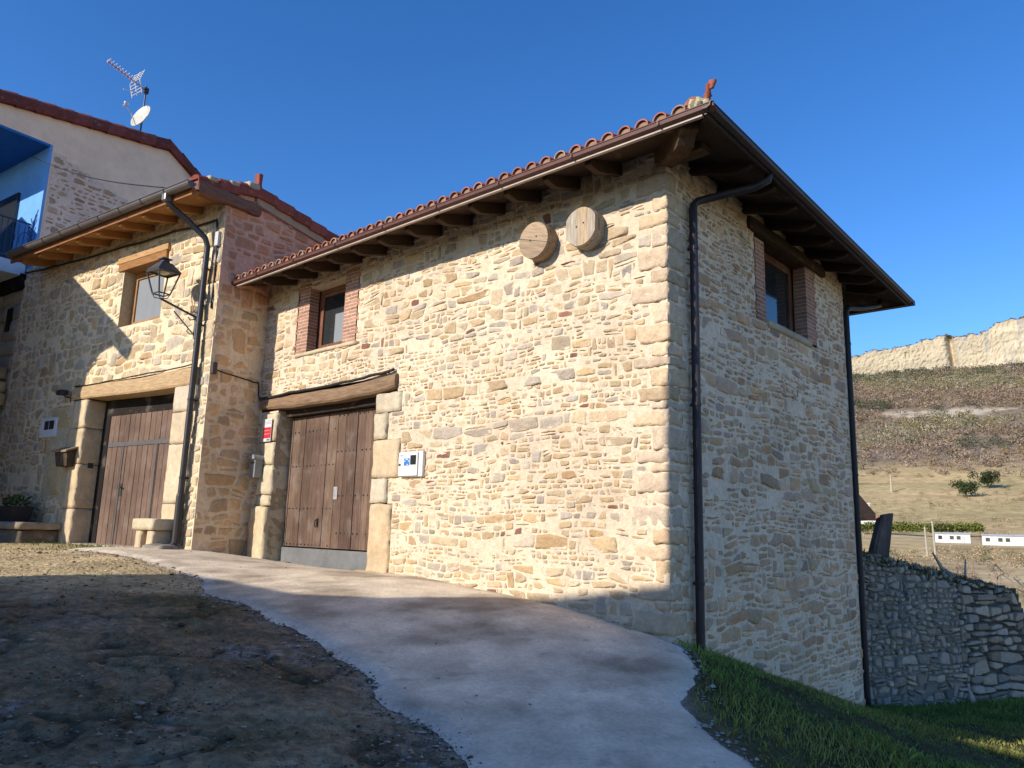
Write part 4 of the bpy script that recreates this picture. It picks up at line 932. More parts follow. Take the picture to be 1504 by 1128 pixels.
pr.hexa([(3.1, -.38, vz(3.1)), (5.2, -.38, vz(5.2)), (5.2, -6, vz(5.2)), (3.1, -6, vz(3.1))][::-1], [(3.1, -.38, vz(3.1) + .2), (5.2, -.38, vz(5.2) + .2), (5.2, -6, vz(5.2) + .2), (3.1, -6, vz(3.1) + .2)][::-1], col=(.30, .11, .075))
troof = pr.build('roof', M['clay'], tall)

# antenna mast with aerial and dish
an = thing('rooftop_aerial', 'thin mast with a television aerial and round satellite dish on the highest roof', 'aerial', tuple(PB.p(2.33, -.15, vz(2.33) + .2)))
m = MB(PB); m.tube([(2.33, -.15, 9.9), (2.34, -.15, 11.62)], .022, 8, col=(.06, .06, .07)); m.build('mast', M['paint'], an)
top = A(2.34, -.15, 11.48); tip = A(1.20, .0, 11.66)
m = MB(PB); m.bar(top, tip + A(0, 0, .0), .022, .022, col=(.34, .20, .18)); m.bar(top + A(0, 0, -.10), top + A(-.62, .05, -.30), .02, .02, col=(.6, .6, .6)); m.box(2.28, 2.40, -.19, -.11, 11.40, 11.55, col=(.03, .03, .04)); m.build('aerial_boom', M['paint'], an)
m = MB(PB)
for q in np.linspace(.36, 1.0, 9):
    p = top + (tip - top) * q
    for s in (-1, 1): m.bar(p + A(0, 0, .012), p + A(.02, s * .11, .05), .012, .012, col=(.62, .58, .56))
    m.bar(p + A(0, 0, -.05), p + A(0, 0, .07), .016, .016, col=(.5, .3, .27))
m.build('aerial_elements', M['paint'], an)
m = MB(PB); rf = top + (tip - top) * .30
for s in (-1, 1):
    for k in range(4):
        m.bar(rf + A(.02 + .02 * k, -.24, s * (.05 + .08 * k)), rf + A(.02 + .02 * k, .24, s * (.05 + .08 * k)), .012, .012, col=(.62, .62, .6))
    for y in (-.24, 0, .24): m.bar(rf + A(0, y, 0), rf + A(.1, y, s * .34), .016, .016, col=(.66, .66, .64))
m.build('aerial_reflector', M['paint'], an)
m = MB(PB); dc = A(2.2, .0, 10.62); dn = A(-.945, .15, .30); dn /= np.linalg.norm(dn); da = np.cross(dn, Z3); da /= np.linalg.norm(da); db = np.cross(da, dn); v = [dc - dn * .07]
for k in range(1, 6):
    r_ = .36 * k / 5
    for j in range(24): an_ = 2 * math.pi * j / 24; v.append(dc - dn * .07 * (1 - (k / 5) ** 2) + (da * math.cos(an_) * .92 + db * math.sin(an_)) * r_)
v2 = [p - dn * .018 for p in v]; nv = len(v); f = [(0, 1 + j, 1 + (j + 1) % 24) for j in range(24)]
f += [(1 + k * 24 + j, 1 + (k + 1) * 24 + j, 1 + (k + 1) * 24 + (j + 1) % 24, 1 + k * 24 + (j + 1) % 24) for k in range(4) for j in range(24)]
f2 = [tuple(i + nv for i in q)[::-1] for q in f] + [(97 + j, 97 + nv + j, 97 + nv + (j + 1) % 24, 97 + (j + 1) % 24) for j in range(24)]
m.add(v + v2, f + f2, col=(.50, .48, .41)); dish = m.build('satellite_dish', M['paint'], an, smooth_=False)
m = MB(PB); lnb = dc + dn * .46 + db * -.02; m.tube([dc - db * .34, (dc - db * .3 + lnb) / 2, lnb - db * .06], .013, 6, col=(.55, .55, .55)); m.tube([lnb - dn * .06, lnb + dn * .05], [.045, .03], 10, col=(.72, .72, .7)); m.tube([lnb - db * .02, lnb - db * .14 + dn * .04], .022, 8, col=(.6, .6, .6)); m.tube([dc - dn * .08, A(2.33, -.15, 10.5)], .03, 8, col=(.25, .25, .27)); m.build('receiver_arm', M['paint'], dish)

# ================================================================== NEIGHBOUR AT THE LEFT EDGE
nb = thing('rough_stone_house', 'house of big dressed blocks and rough projecting stones at the left edge of the photo', 'house', tuple(FL.p(8.4, 0, -.5)))
nw = MB(FL)
zz = -.7; k = 0; r_ = np.random.default_rng(5)
while zz < 5.2:
    hh = r_.uniform(.3, .55); x = 7.57
    if 2.05 < zz < 3.0: col_ = (.34, .25, .15)
    while x < 11:
        wd = r_.uniform(.5, 1.1)
        dark = 4.05 < zz < 4.45 and k % 2 == 0
        nw.block(x + .01, x + wd - .01, -.5, .0 + r_.uniform(-.015, .02), zz + .01, zz + hh - .01, amp=.015, rnd=.03, seed=120 + k, div=.12, col=np.array((.36, .30, .23)) * r_.uniform(.75, 1.1)); x += wd; k += 1
    zz += hh
nw.box(7.56, 11, -.5, -.03, -.8, 5.2, col=(.40, .34, .26))
nw.build('stone_wall', M['dressed'], nb, smooth_=True)
bh = MB(FL); bh.box(7.95, 8.15, -.02, .035, 4.2, 4.75, col=(.02, .016, .014)); bh.build('dark_niche', M['plaster'], nb)
tr = MB(FL); tr.block(7.5, 11, -.3, .12, 5.15, 5.5, amp=.02, rnd=.03, seed=2, col=(.012, .01, .01)); tr.build('roof_timber', M['wood_h'], nb)
pj = MB(FL); zz = 1.55
for k in range(7):
    hh = r_.uniform(.22, .36)
    for q in range(2): pj.block(7.45 + r_.uniform(0, .25) + q * .7, 8.2 + q * .8 + r_.uniform(0, .2), .0, .42 + r_.uniform(-.1, .1), zz, zz + hh - .02, amp=.05, rnd=.07, seed=150 + k * 3 + q, col=np.array((.36, .26, .15)) * r_.uniform(.8, 1.1))
    zz += hh
    if zz > 3.05: break
pj.build('projecting_stones', M['dressed'], nb, smooth_=True)
bw = MB(FL); bw.block(7.5, 10.5, .0, .3, -.7, 1.56, amp=.03, rnd=.05, seed=171, div=.14, col=(.26, .19, .13)); bw.build('rendered_base', M['plaster'], nb, smooth_=True)
rs_ = MB(FL); rs_.box(7.7, 8.4, .3, .32, .1, .24, col=(.10, .02, .02)); rs_.build('red_plaque', M['paint'], nb)

# raised stone ledge and flower pot
lg_ = MB(FL); lg_.block(4.3, 9.5, .02, .75, -.62, -.22, amp=.03, rnd=.04, seed=181, div=.12, col=(.16, .13, .10)); lg_.block(4.22, 9.5, .0, .8, -.22, -.08, amp=.02, rnd=.03, seed=182, div=.1, col=(.28, .24, .18))
tag(lg_.build('stone_ledge', M['dressed'], smooth_=True, loc=FL.p(6, .4, -.5)), 'low dark stone ledge along the wall left of the first door', 'ledge')
pot = thing('planter', 'dark trough planter with small leafy plants on the stone ledge', 'planter', tuple(FL.p(5.45, .4, -.08)))
m = MB(FL); m.hexa([(5.1, .25, -.08), (5.8, .25, -.08), (5.8, .55, -.08), (5.1, .55, -.08)][::-1], [(5.03, .2, .22), (5.87, .2, .22), (5.87, .6, .22), (5.03, .6, .22)][::-1], col=(.035, .028, .026)); m.build('trough', M['plastic'], pot, bevel=.015)
m = MB(FL)
for k in range(150):
    p = A(rng.uniform(5.05, 5.85), rng.uniform(.22, .58), .20 + rng.uniform(0, .2)); d_ = rng.normal(0, 1, 3); d_[2] = abs(d_[2]); d_ /= np.linalg.norm(d_); e_ = np.cross(d_, rng.normal(0, 1, 3)); e_ /= np.linalg.norm(e_)
    m.add([p, p + d_ * .05 + e_ * .022, p + d_ * .1, p + d_ * .05 - e_ * .022], [(0, 1, 2, 3)], col=np.array((.06, .10, .03)) * rng.uniform(.6, 1.4) if k % 12 else (.5, .12, .16))
m.build('leaves', M['leaf'], pot)

# ================================================================== SMALL THINGS ON THE WALLS
def tube_thing(name, label, cat, pts, r, fr, n=6, m='cable', col=(.02, .02, .02)):
    mb = MB(fr); mb.tube(pts, r, n, col=col); return tag(mb.build(name, M[m], loc=fr(np.atleast_2d(pts[0]))[0], smooth_=True), label, cat)
def sag(pts, n=6, amp=.02, seed=0):
    r = np.random.default_rng(seed); out = []
    for a, b in zip(pts[:-1], pts[1:]):
        for t in np.linspace(0, 1, n, endpoint=False): out.append(A(*a) + (A(*b) - A(*a)) * t + A(0, 0, -amp * math.sin(math.pi * t)) + r.normal(0, .004, 3))
    out.append(A(*pts[-1])); return out
# wooden discs
for (cx, cz, R1, th, ang, lab, cc) in ((1.76, 3.555, .235, .2, .30, 'left round wooden disc with orange weathering under the eave', (.34, .25, .17)), (1.04, 3.55, .24, .2, 1.57, 'right grey wooden disc of upright planks under the eave', (.34, .31, .26))):
    t = thing('wooden_disc', lab, 'wooden disc', tuple(FB.p(cx, 0, cz)), 'wooden discs on the barn front')
    m = MB(FB); n = 36; sq = 1.0
    ca, sa = math.cos(ang), math.sin(ang)
    def ring(r_, y):
        o = []
        for j in range(n):
            a = 2 * math.pi * j / n; rr = r_ * (1 + 0.015 * math.cos(3 * a)); rr = min(rr, .86 * r_ / max(1e-6, math.cos(a)) if cx < 1.5 and math.cos(a) > .1 else 9, .90 * r_ / -math.cos(a) if cx < 1.5 and math.cos(a) < -.1 else 9); o.append((cx + rr * math.cos(a), y, cz + rr * math.sin(a)))
        return o
    v = ring(R1 * 1.0, .0) + ring(R1 * 1.0, th * .72) + ring(R1 * .985, th * .75)
    m.add(v, [(k * n + (j + 1) % n, k * n + j, (k + 1) * n + j, (k + 1) * n + (j + 1) % n) for k in range(2) for j in range(n)], col=np.array(cc) * .9)
    m.build('rim', M['wood_h'], t)
    m = MB(FB)
    cuts_ = [-1, -.02, 1] if cx > 1.5 else [-1, -.18, .55, 1]
    cuts_ = [q * R1 for q in cuts_]; prev = 0
    for k in range(len(cuts_) - 1):
        lo, hi = cuts_[k] + .0025, cuts_[k + 1] - .0025; pts = []
        base = [(R1 * .985 * math.cos(2 * math.pi * j / 60), R1 * .985 * math.sin(2 * math.pi * j / 60)) for j in range(60)]
        if cx < 1.5: base = clip_half(clip_half(base, 1, 0, R1 * .86), -1, 0, R1 * .90); base = clip_half(base, .62, -.78, R1 * .93)
        nx_, nz_ = -sa, ca
        pl_ = clip_half(base, nx_, nz_, hi); pl_ = clip_half(pl_, -nx_, -nz_, -lo)
        pl_ = [(cx + p[0], cz + p[1]) for p in pl_]
        ccol = np.array(cc) * (1.15 if k % 2 else .95) if cx > 1.5 else np.array([(.39, .34, .27), (.43, .33, .22), (.38, .33, .27)][k % 3])
        n3 = len(pl_); lcs = [((x - cx) * ca + (z - cz) * sa, y, -(x - cx) * sa + (z - cz) * ca + 2 * cx) for y in (th * .55, th + .002 * k) for x, z in pl_]
        v = [(x, th * .55, z) for x, z in pl_] + [(x, th + .003 * k, z) for x, z in pl_]
        m.add(v, [tuple(range(n3)), tuple(range(n3, 2 * n3))[::-1]] + [(i, n3 + i, n3 + (i + 1) % n3, (i + 1) % n3) for i in range(n3)], col=ccol, lc=lcs)
    m.build('planks', M['wood_h'], t)
    for s in (-.055, .055):
        m = MB(FB); px_, pz_ = (cx + s * .9, cz + .02 - s * .25); m.prism([(px_ + .012 * math.cos(2 * math.pi * j / 10), pz_ + .012 * math.sin(2 * math.pi * j / 10)) for j in range(10)], th - .01, th + .006, col=(.01, .01, .01))
        m.build('bolt_hole', M['paint'], t)
# meter boxes
mbx = thing('meter_box', 'white meter box with grey window and blue sticker right of the barn door', 'meter box', tuple(FB.p(4.02, 0, .87)))
m = MB(FB); m.box(3.775, 4.265, .0, .055, .70, 1.05, col=(.66, .65, .62)); m.build('case', M['plastic'], mbx, bevel=.01)
m = MB(FB); m.box(3.86, 4.255, .055, .078, .712, 1.038, col=(.70, .69, .66)); d_ = m.build('door', M['plastic'], mbx, bevel=.008)
m = MB(FB); m.box(3.885, 4.0, .079, .084, .865, .995, col=(.26, .28, .27)); m.build('viewing_window', M['glass'], d_)
m = MB(FB); m.box(4.02, 4.135, .079, .081, .855, .955, col=(.03, .16, .50))
for i in range(4):
    for j in range(4):
        if rng.random() < .5: m.box(4.025 + i * .027, 4.045 + i * .027, .0812, .0818, .86 + j * .024, .877 + j * .024, col=(.55, .68, .8))
m.box(4.16, 4.22, .079, .0805, .985, 1.01, col=(.30, .40, .55)); m.build('sticker', M['plastic'], d_)
m = MB(FB); m.box(4.205, 4.235, .079, .09, .855, .885, col=(.05, .05, .05)); m.build('lock', M['plastic'], d_)
mbx = thing('meter_box', 'white meter box with two small grey windows in shade by the first door', 'meter box', tuple(FL.p(5.3, 0, 1.83)))
m = MB(FL); m.box(4.98, 5.66, .0, .05, 1.62, 2.03, col=(.62, .63, .64)); m.build('case', M['plastic'], mbx, bevel=.012)
m = MB(FL); m.box(5.08, 5.27, .05, .056, 1.78, 1.96, col=(.30, .31, .32)); m.build('viewing_window', M['glass'], mbx)
m = MB(FL); m.box(5.30, 5.47, .05, .056, 1.78, 1.96, col=(.30, .31, .32)); m.build('viewing_window', M['glass'], mbx)
# letter boxes
t = thing('letter_box', 'dark grey letter box with hooded lid on the wall beside the barn door', 'letter box', tuple(FB.p(7.97, .1, .9)))
m = MB(FB); m.box(7.885, 8.06, .04, .19, .78, 1.10, col=(.20, .205, .20)); m.build('case', M['paint'], t, bevel=.008)
m = MB(FB); m.prism([(7.865, 1.09), (8.08, 1.09), (8.08, 1.14), (8.03, 1.17), (7.91, 1.17), (7.865, 1.13)], .03, .23, col=(.25, .255, .25)); m.build('lid', M['paint'], t, bevel=.006)
m = MB(FB); m.box(7.9, 8.04, .186, .194, 1.02, 1.045, col=(.03, .03, .03)); m.build('slot', M['paint'], t)
t = thing('letter_box', 'weathered wooden letter box with sloping lid left of the first door', 'letter box', tuple(FL.p(4.3, 0, 1.2)))
m = MB(FL); m.hexa([(4.08, .0, 1.0), (4.50, .0, 1.0), (4.50, .17, 1.0), (4.08, .17, 1.0)][::-1], [(4.04, .0, 1.36), (4.54, .0, 1.36), (4.54, .21, 1.27), (4.04, .21, 1.27)][::-1], col=(.075, .055, .035)); m.build('case', M['wood_v'], t, bevel=.006)
m = MB(FL); m.hexa([(4.0, .0, 1.365), (4.58, .0, 1.365), (4.58, .25, 1.265), (4.0, .25, 1.265)][::-1], [(4.0, .0, 1.40), (4.58, .0, 1.40), (4.58, .25, 1.30), (4.0, .25, 1.30)][::-1], col=(.26, .20, .13)); m.build('lid', M['wood_h'], t)
# alarm sign
t = thing('alarm_sign', 'small white and red alarm sign on the pale stone left of the barn door', 'sign', tuple(FB.p(7.8, .05, 1.58)))
m = MB(FB); m.box(7.68, 7.93, .058, .066, 1.40, 1.79, col=(.62, .62, .61)); m.build('plate', M['plastic'], t)
m = MB(FB); m.box(7.685, 7.925, .0665, .0675, 1.455, 1.645, col=(.52, .015, .03))
for z in (1.70, 1.725, 1.75): m.box(7.70, 7.90 - (z - 1.7), .0665, .0675, z, z + .01, col=(.25, .3, .35))
for z in (1.52, 1.58): m.box(7.72, 7.89, .0678, .0685, z, z + .018, col=(.45, .2, .2))
m.box(7.70, 7.80, .0665, .0675, 1.41, 1.445, col=(.12, .2, .25)); m.build('print', M['plastic'], t)
# doorbell and floodlight
m = MB(FL); m.box(3.885, 3.899, -.24, -.14, .98, 1.08, col=(.03, .03, .03)); tag(m.build('doorbell', M['plastic'], loc=FL.p(3.89, -.19, 1.03), bevel=.004), 'small black bell push inside the first door opening', 'doorbell')
t = thing('security_light', 'small black lamp on a bracket at the upper left of the first door', 'lamp', tuple(FL.p(4.7, 0, 2.48)))
m = MB(FL); m.box(4.62, 4.86, .06, .2, 2.44, 2.54, col=(.025, .025, .028)); m.build('lamp_head', M['plastic'], t, bevel=.015)
m = MB(FL); m.tube([(4.66, .0, 2.40), (4.66, .1, 2.40), (4.68, .12, 2.46)], .015, 6, col=(.03, .03, .03)); m.tube([(4.6, .02, 2.52), (4.58, .03, 2.36), (4.60, .02, 2.30)], .012, 6, col=(.03, .03, .03)); m.build('bracket', M['plastic'], t)
# wall lantern
lp = thing('wall_lantern', 'black wrought iron street lantern on a wall bracket beside the grey downpipe', 'street lamp', tuple(FL.p(.55, 0, 3.4)))
IR = (.05, .05, .055)
LX, LY, LZ = .74, .58, 3.72        # foot of the lantern
m = MB(FL); m.box(.50, .56, .0, .03, 3.12, 3.70, col=(.16, .16, .16)); m.bar((.53, .03, 3.50), (LX, LY, LZ), .03, .03, col=IR); m.bar((.53, .03, 3.18), ((LX + .53) / 2 + .05, LY * .6, 3.55), .018, .018, col=IR)
m.tube([(.53, .03, 3.20), (.57, .09, 3.19), (.60, .13, 3.24), (.58, .12, 3.28)], .010, 6, col=IR); m.tube([(.53, .03, 3.46), (.58, .1, 3.44), (.60, .13, 3.49)], .010, 6, col=IR); m.build('bracket', M['paint'], lp)
m = MB(FL); b_, t_ = .10, .19; z0, z1 = LZ + .08, LZ + .46
def sq(h, z): return [(LX - h, LY - h, z), (LX + h, LY - h, z), (LX + h, LY + h, z), (LX - h, LY + h, z)]
B4, T4 = sq(b_, z0), sq(t_, z1)
for i in range(4):
    m.bar(B4[i], T4[i], .02, .02, col=IR); m.bar(B4[i], B4[(i + 1) % 4], .02, .02, col=IR); m.bar(T4[i], T4[(i + 1) % 4], .022, .022, col=IR)
    m.tube([A(*B4[i]), A(*B4[i]) * .75 + A(LX, LY, z0 - .06) * .25 + A(0, 0, -.05), A(LX, LY, LZ)], .009, 6, col=IR)
m.build('lantern_frame', M['paint'], lp)
m = MB(FL); O = sq(.21, z1 + .012); I_ = sq(.09, z1 + .17); m.hexa(O[::-1] if FL.flip() and False else O, I_, col=(.06, .062, .065)); m.hexa(sq(.06, z1 + .17), sq(.05, z1 + .23), col=IR); m.hexa(sq(.085, z1 + .23), sq(.085, z1 + .25), col=IR); m.hexa(sq(.04, z1 + .25), sq(.02, z1 + .27), col=IR); m.build('lantern_roof', M['paint'], lp)
m = MB(FL); m.lathe([(.05, z1 - .03), (.1, z1 + .004)], LX, LY, 10, col=(.6, .55, .4)); m.build('reflector', M['plastic'], lp)
# cables
tube_thing('power_cable', 'black cable bundle resting along the barn door lintel', 'cable', sag([(4.50, .05, 2.27), (4.9, .07, 2.24), (5.8, .08, 2.20), (7.2, .08, 2.19), (8.1, .06, 2.18)], 6, .012, 1), .022, FB)
tube_thing('thin_cable', 'thin cable along the side wall between downpipe and barn lintel', 'cable', sag([(.02, .02, 2.55), (.5, .025, 2.50), (.96, .03, 2.46), (1.0, .03, 2.2), (1.04, .03, 2.16)], 5, .008, 2), .011, SL)
tube_thing('thin_cable', 'thin cable along the top of the first door lintel', 'cable', sag([(4.45, .05, 2.60), (3.2, .06, 2.60), (1.8, .06, 2.62), (.42, .05, 2.65), (.42, .03, 2.75), (.45, .03, 3.1)], 5, .012, 3), .012, FL)
tube_thing('looped_cable', 'black looped cable hanging from the street lantern bracket', 'cable', sag([(.36, .03, 3.9), (.30, .1, 3.5), (.38, .05, 3.25), (.50, .03, 3.02), (.42, .03, 2.9), (.44, .03, 2.7)], 5, .02, 4), .013, FL)
tube_thing('eave_cable', 'dark cable run under the orange eave of the left house', 'cable', sag([(7.5, .03, 5.52), (5.5, .04, 5.40), (3.5, .04, 5.33), (1.5, .04, 5.28), (.2, .04, 5.22), (.12, .03, 4.7), (.1, .03, 3.6)], 6, .02, 5), .018, FL)
aw_ = FL.p(.62, .8, 5.62); bw_ = PB.p(-.2, .05, 8.36)
tube_thing('overhead_wire', 'thin wire from the blue balcony down to the grey gutter', 'wire', [bw_ + (aw_ - bw_) * t + A(0, 0, -.15 * math.sin(math.pi * t)) for t in np.linspace(0, 1, 12)], .011, WORLD)
tb = MB(FL); tb.box(.06, .16, .01, .07, 4.72, 4.98, col=(.5, .5, .48)); tag(tb.build('junction_box', M['plastic'], loc=FL.p(.1, .04, 4.8), bevel=.01), 'small pale cable box beside the top of the grey downpipe', 'junction box')
tb = MB(SL); tb.box(.01, .10, .0, .06, 2.46, 2.66, col=(.05, .045, .04)); tag(tb.build('junction_box', M['plastic'], loc=SL.p(.05, .03, 2.5), bevel=.008), 'small dark cable box on the corner right of the downpipe', 'junction box')
# stone bench
bn = thing('stone_bench', 'short pale stone bench against the wall right of the first door', 'bench', tuple(FL.p(.7, .25, -.45)))
m = MB(FL); m.block(.40, 1.02, .03, .46, -.14, .045, amp=.006, rnd=.02, seed=200, col=(.55, .46, .32)); m.build('seat', M['dressed'], bn, smooth_=True)
for a, b in ((.44, .62), (.78, .95)):
    m = MB(FL); m.block(a, b, .06, .42, -.6, -.145, amp=.006, rnd=.015, seed=201, col=(.53, .43, .29)); m.build('leg', M['dressed'], bn, smooth_=True)
kb = MB(FL); kb.block(-.02, .50, .22, .56, -.6, -.36, amp=.03, rnd=.05, seed=205, col=(.26, .23, .19)); tag(kb.build('kerb_stone', M['dressed'], smooth_=True, loc=FL.p(.2, .4, -.5)), 'rough stone at the foot of the grey downpipe', 'stone')

# ================================================================== GARDEN WALL, POST, FAR THINGS
gw0, gw1 = A(5.75, 12.75, 0), A(9.6, 14.45, 0)
gu = (gw1 - gw0) / np.linalg.norm(gw1 - gw0); GWF = Frame(gw0, gu, A(gu[1], -gu[0], 0)); GL = np.linalg.norm(gw1 - gw0)
def gtop(x): return np.interp(x, [0, .6, 1.8, 3.1, 3.65, 3.9, 4.3], [-.16, -.27, -.47, -.69, -.80, -1.3, -2.2])
gw = MB(GWF)
masonry(gw, -.6, 2.32, -3.0, -.2, STONES_DRY, (.26, .245, .21), 41, hmin=.07, hmax=.17, asp=(1.1, 2.2), gap=(.004, .014), relief=(.02, .06), cuts=[(.165, 1, -.18)], mortar_y=-.015, mn=.02, wav=.06, rough=.5, drop=.02)
masonry(gw, 2.2, 4.5, -3.0, -.6, STONES_DRY, (.10, .095, .08), 42, hmin=.11, hmax=.2, asp=(1.6, 3.4), gap=(.004, .012), relief=(.05, .10), cuts=[(.17, 1, -.17), (1.0, .42, 3.38)], mortar_y=.0, mn=.02, rough=.4, drop=.0)
gw.prism([(-.6, -3), (4.2, -3), (4.15, -2.2), (3.6, -.86), (2.2, -.60), (0, -.24), (-.6, -.1)], -.6, -.03, col=(.10, .10, .09))
tag(gw.build('garden_wall', M['masonry'], loc=gw0), 'old dry stone retaining wall in shade behind the barn corner', 'wall')
gt_ = MB(GWF)
for k in range(3600):
    x = rng.uniform(-.3, 3.75); y = rng.uniform(-.7, .06); z = gtop(x) - .05 + rng.uniform(-.05, .03) - (.1 * rng.random() if y > 0 else 0); h = rng.uniform(.04, .13)
    a = rng.uniform(0, 6.28); dx, dy = .018 * math.cos(a), .018 * math.sin(a); lx, ly = rng.normal(0, .05, 2)
    gt_.add([(x - dx, y - dy, z), (x + dx, y + dy, z), (x + lx, y + ly, z + h)], [(0, 1, 2)], col=np.array((.09, .10, .045)) * rng.uniform(.5, 1.5))
tag(gt_.build('wall_top_growth', M['leaf'], loc=gw0), 'dark mossy grass along the top of the garden wall', 'grass', kind='stuff')
ps = MB(GWF); ps.hexa([(.62, -.45, -.5), (.98, -.45, -.55), (.98, -.36, -.55), (.62, -.36, -.5)][::-1], [(.98, -.45, .46), (1.22, -.45, .50), (1.22, -.36, .50), (.98, -.36, .46)][::-1], col=(.10, .085, .075)); ps.hexa([(.54, -.46, -.45), (.62, -.46, -.45), (.62, -.36, -.45), (.54, -.36, -.45)][::-1], [(.90, -.46, .40), (.97, -.46, .43), (.97, -.36, .43), (.90, -.36, .40)][::-1], col=(.07, .06, .055))
tag(ps.build('leaning_plank', M['wood_v'], loc=GWF.p(.4, -.4, -.3), bevel=.01), 'grey weathered plank leaning above the garden wall', 'plank')

# far valley, hill and cliff
def polar(az0, az1, na, rs, zf):
    az = np.radians(np.linspace(az0, az1, na)); Aa, Rr = np.meshgrid(az, rs); x = (Rr * np.sin(Aa)).ravel(); y = (Rr * np.cos(Aa)).ravel()
    return x, y, grid_faces(na, len(rs))
def valley_z(x, y): r = np.hypot(x, y); return zprof(r) + .012 * np.minimum(r, 300) * n2(x, y, .012, 3, 51)
rs_ = np.concatenate([np.geomspace(20, 640, 170)])
x, y, F = polar(14, 46, 150, rs_, None); z = valley_z(x, y); r = np.hypot(x, y)
z = np.where(r < 23, z - .9 * (23 - r) / 3, z)
straw = np.array([.52, .39, .20]); green = np.array([.40, .33, .16]); brown = np.array([.25, .18, .11]); dry = np.array([.56, .44, .25])
t1 = smooth(-.15, .3, n2(x * .35 + y * .1, r * 1.6, .012, 3, 52))[:, None]; t2 = smooth(.0, .4, n2(x, y, .04, 4, 53))[:, None]
strip = smooth(.1, .3, np.sin(r * .045 + 1.5 * n2(x, y, .01, 2, 55)))[:, None]
c = straw * (1 - t1) + dry * t1; c = c * (1 - .55 * t2) + brown * .55 * t2
fld = smooth(300, 330, r)[:, None]; c = c * (1 - fld) + (straw * (1 - strip * .6) + green * strip * .6) * fld * .95
low = smooth(60, 25, r)[:, None]; c = c * (1 - low * .6) + np.array([.30, .22, .10]) * low * .6
mb = MB(); mb.add(np.stack([x, y, z], 1), F, col=c); struct(mb.build('field', M['far'], smooth_=True))
def hill_z(x, y): r = np.hypot(x, y); return zprof(r) + 7 * n2(x, y, .006, 4, 61) * smooth(600, 800, r)
x, y, F = polar(12, 48, 200, np.linspace(600, 1465, 180), None); z = hill_z(x, y); r = np.hypot(x, y)
c1 = np.array([.20, .155, .115]); c2 = np.array([.27, .215, .155]); t = (.5 + .9 * n2(x, y, .01, 4, 62)).clip(0, 1)[:, None]; c = c1 * (1 - t) + c2 * t
bare = (smooth(40, 12, np.abs(r - 985 - 60 * n2(x, y, .006, 2, 64))) * smooth(-.1, .25, n2(x, y, .02, 3, 65)) * smooth(math.radians(25), math.radians(28), np.arctan2(x, y)))[:, None]
c = c * (1 - bare) + np.array([.52, .44, .32]) * bare
lo = smooth(720, 620, r + 40 * n2(x, y, .012, 3, 66))[:, None]; c = c * (1 - lo) + straw * .9 * lo
mb = MB(); mb.add(np.stack([x, y, z - .0], 1), F, col=c); struct(mb.build('hill', M['far'], smooth_=True))
na, nz = 900, 64; az = np.radians(np.linspace(12, 48, na)); V = []; Cc = []
azd = np.degrees(az); topz = np.interp(azd, [12, 22, 24, 27, 30.2, 30.6, 33, 36, 48], [300, 311, 317, 326, 341, 334, 352, 358, 360]) + 3 * np.interp(azd * 7 % 97, np.arange(97), np.random.default_rng(3).normal(0, 1, 97)) * .22 + 5 * vnoise(np.stack([azd * .9, azd * 0, azd * 0], 1), 87) + 2.5 * vnoise(np.stack([azd * 3.1, azd * 0, azd * 0], 1), 88)
for k in range(nz):
    q = k / (nz - 1); zb = 235.; zz = zb + (topz - zb) * q
    jx = np.stack([az * 260, np.full(na, q * 2.2), np.zeros(na)], 1)
    ledge = 5 * np.round(q * 6) / 6 + 3.5 * q
    arc = az * 1432 + 5 * vnoise(np.stack([az * 60, np.full(na, q * 3), np.zeros(na)], 1), 70); lay = np.floor(q * 9 + .5 * vnoise(np.stack([az * 25, np.zeros(na), np.zeros(na)], 1), 72)).astype(np.int64)
    wid = 7 + 14 * _hash(lay, lay * 0 + 3, lay * 0, 5); ci_ = np.floor(arc / wid + 7.7 * lay).astype(np.int64); blk_ = _hash(ci_, lay, lay * 0, 9)
    but = 4.0 * fbm(np.stack([az * 40, np.full(na, q * .9), np.zeros(na)], 1), 5, 71) + .9 * (blk_ - .5) + 1.2 * vnoise(np.stack([az * 500, np.full(na, q * 30), np.zeros(na)], 1), 74)
    gully = -16 * np.exp(-((azd - 30.35 - .35 * (1 - q)) / .22) ** 2) * smooth(.35, .6, np.full(na, q))
    rr = 1432 + ledge - but - gully
    V.append(np.stack([rr * np.sin(az), rr * np.cos(az), zz], 1))
    st = fbm(np.stack([az * 330, np.full(na, q * .8), np.zeros(na)], 1), 3, 75); gy = smooth(.05, .4, st) * smooth(29.5, 31.5, azd) * .75; strata = .5 + .5 * vnoise(np.stack([az * 12, np.full(na, q * 16), np.zeros(na)], 1), 77)
    jn = np.abs((arc / wid + 7.7 * lay) % 1 - .5) > .44; bed_ = np.abs((q * 9 + .5 * vnoise(np.stack([az * 25, np.zeros(na), np.zeros(na)], 1), 72)) % 1 - .5) > .40; cc = np.array([.53, .45, .315])[None] * (.80 + .22 * strata[:, None] + .06 * (blk_[:, None] - .5)) * np.where((jn & (blk_ > .45)) | (bed_ & (_hash(ci_, lay, lay * 0, 19) > .4)), .86, 1.)[:, None]; cc = cc * (1 - gy[:, None]) + np.array([.36, .34, .30]) * gy[:, None]
    dk = smooth(.22, .40, fbm(np.stack([az * 420, np.full(na, q * 2.), np.zeros(na)], 1), 3, 79))[:, None] * .75 * (q < .42); cc = cc * (1 - dk) + np.array([.14, .12, .10]) * dk
    Cc.append(cc)
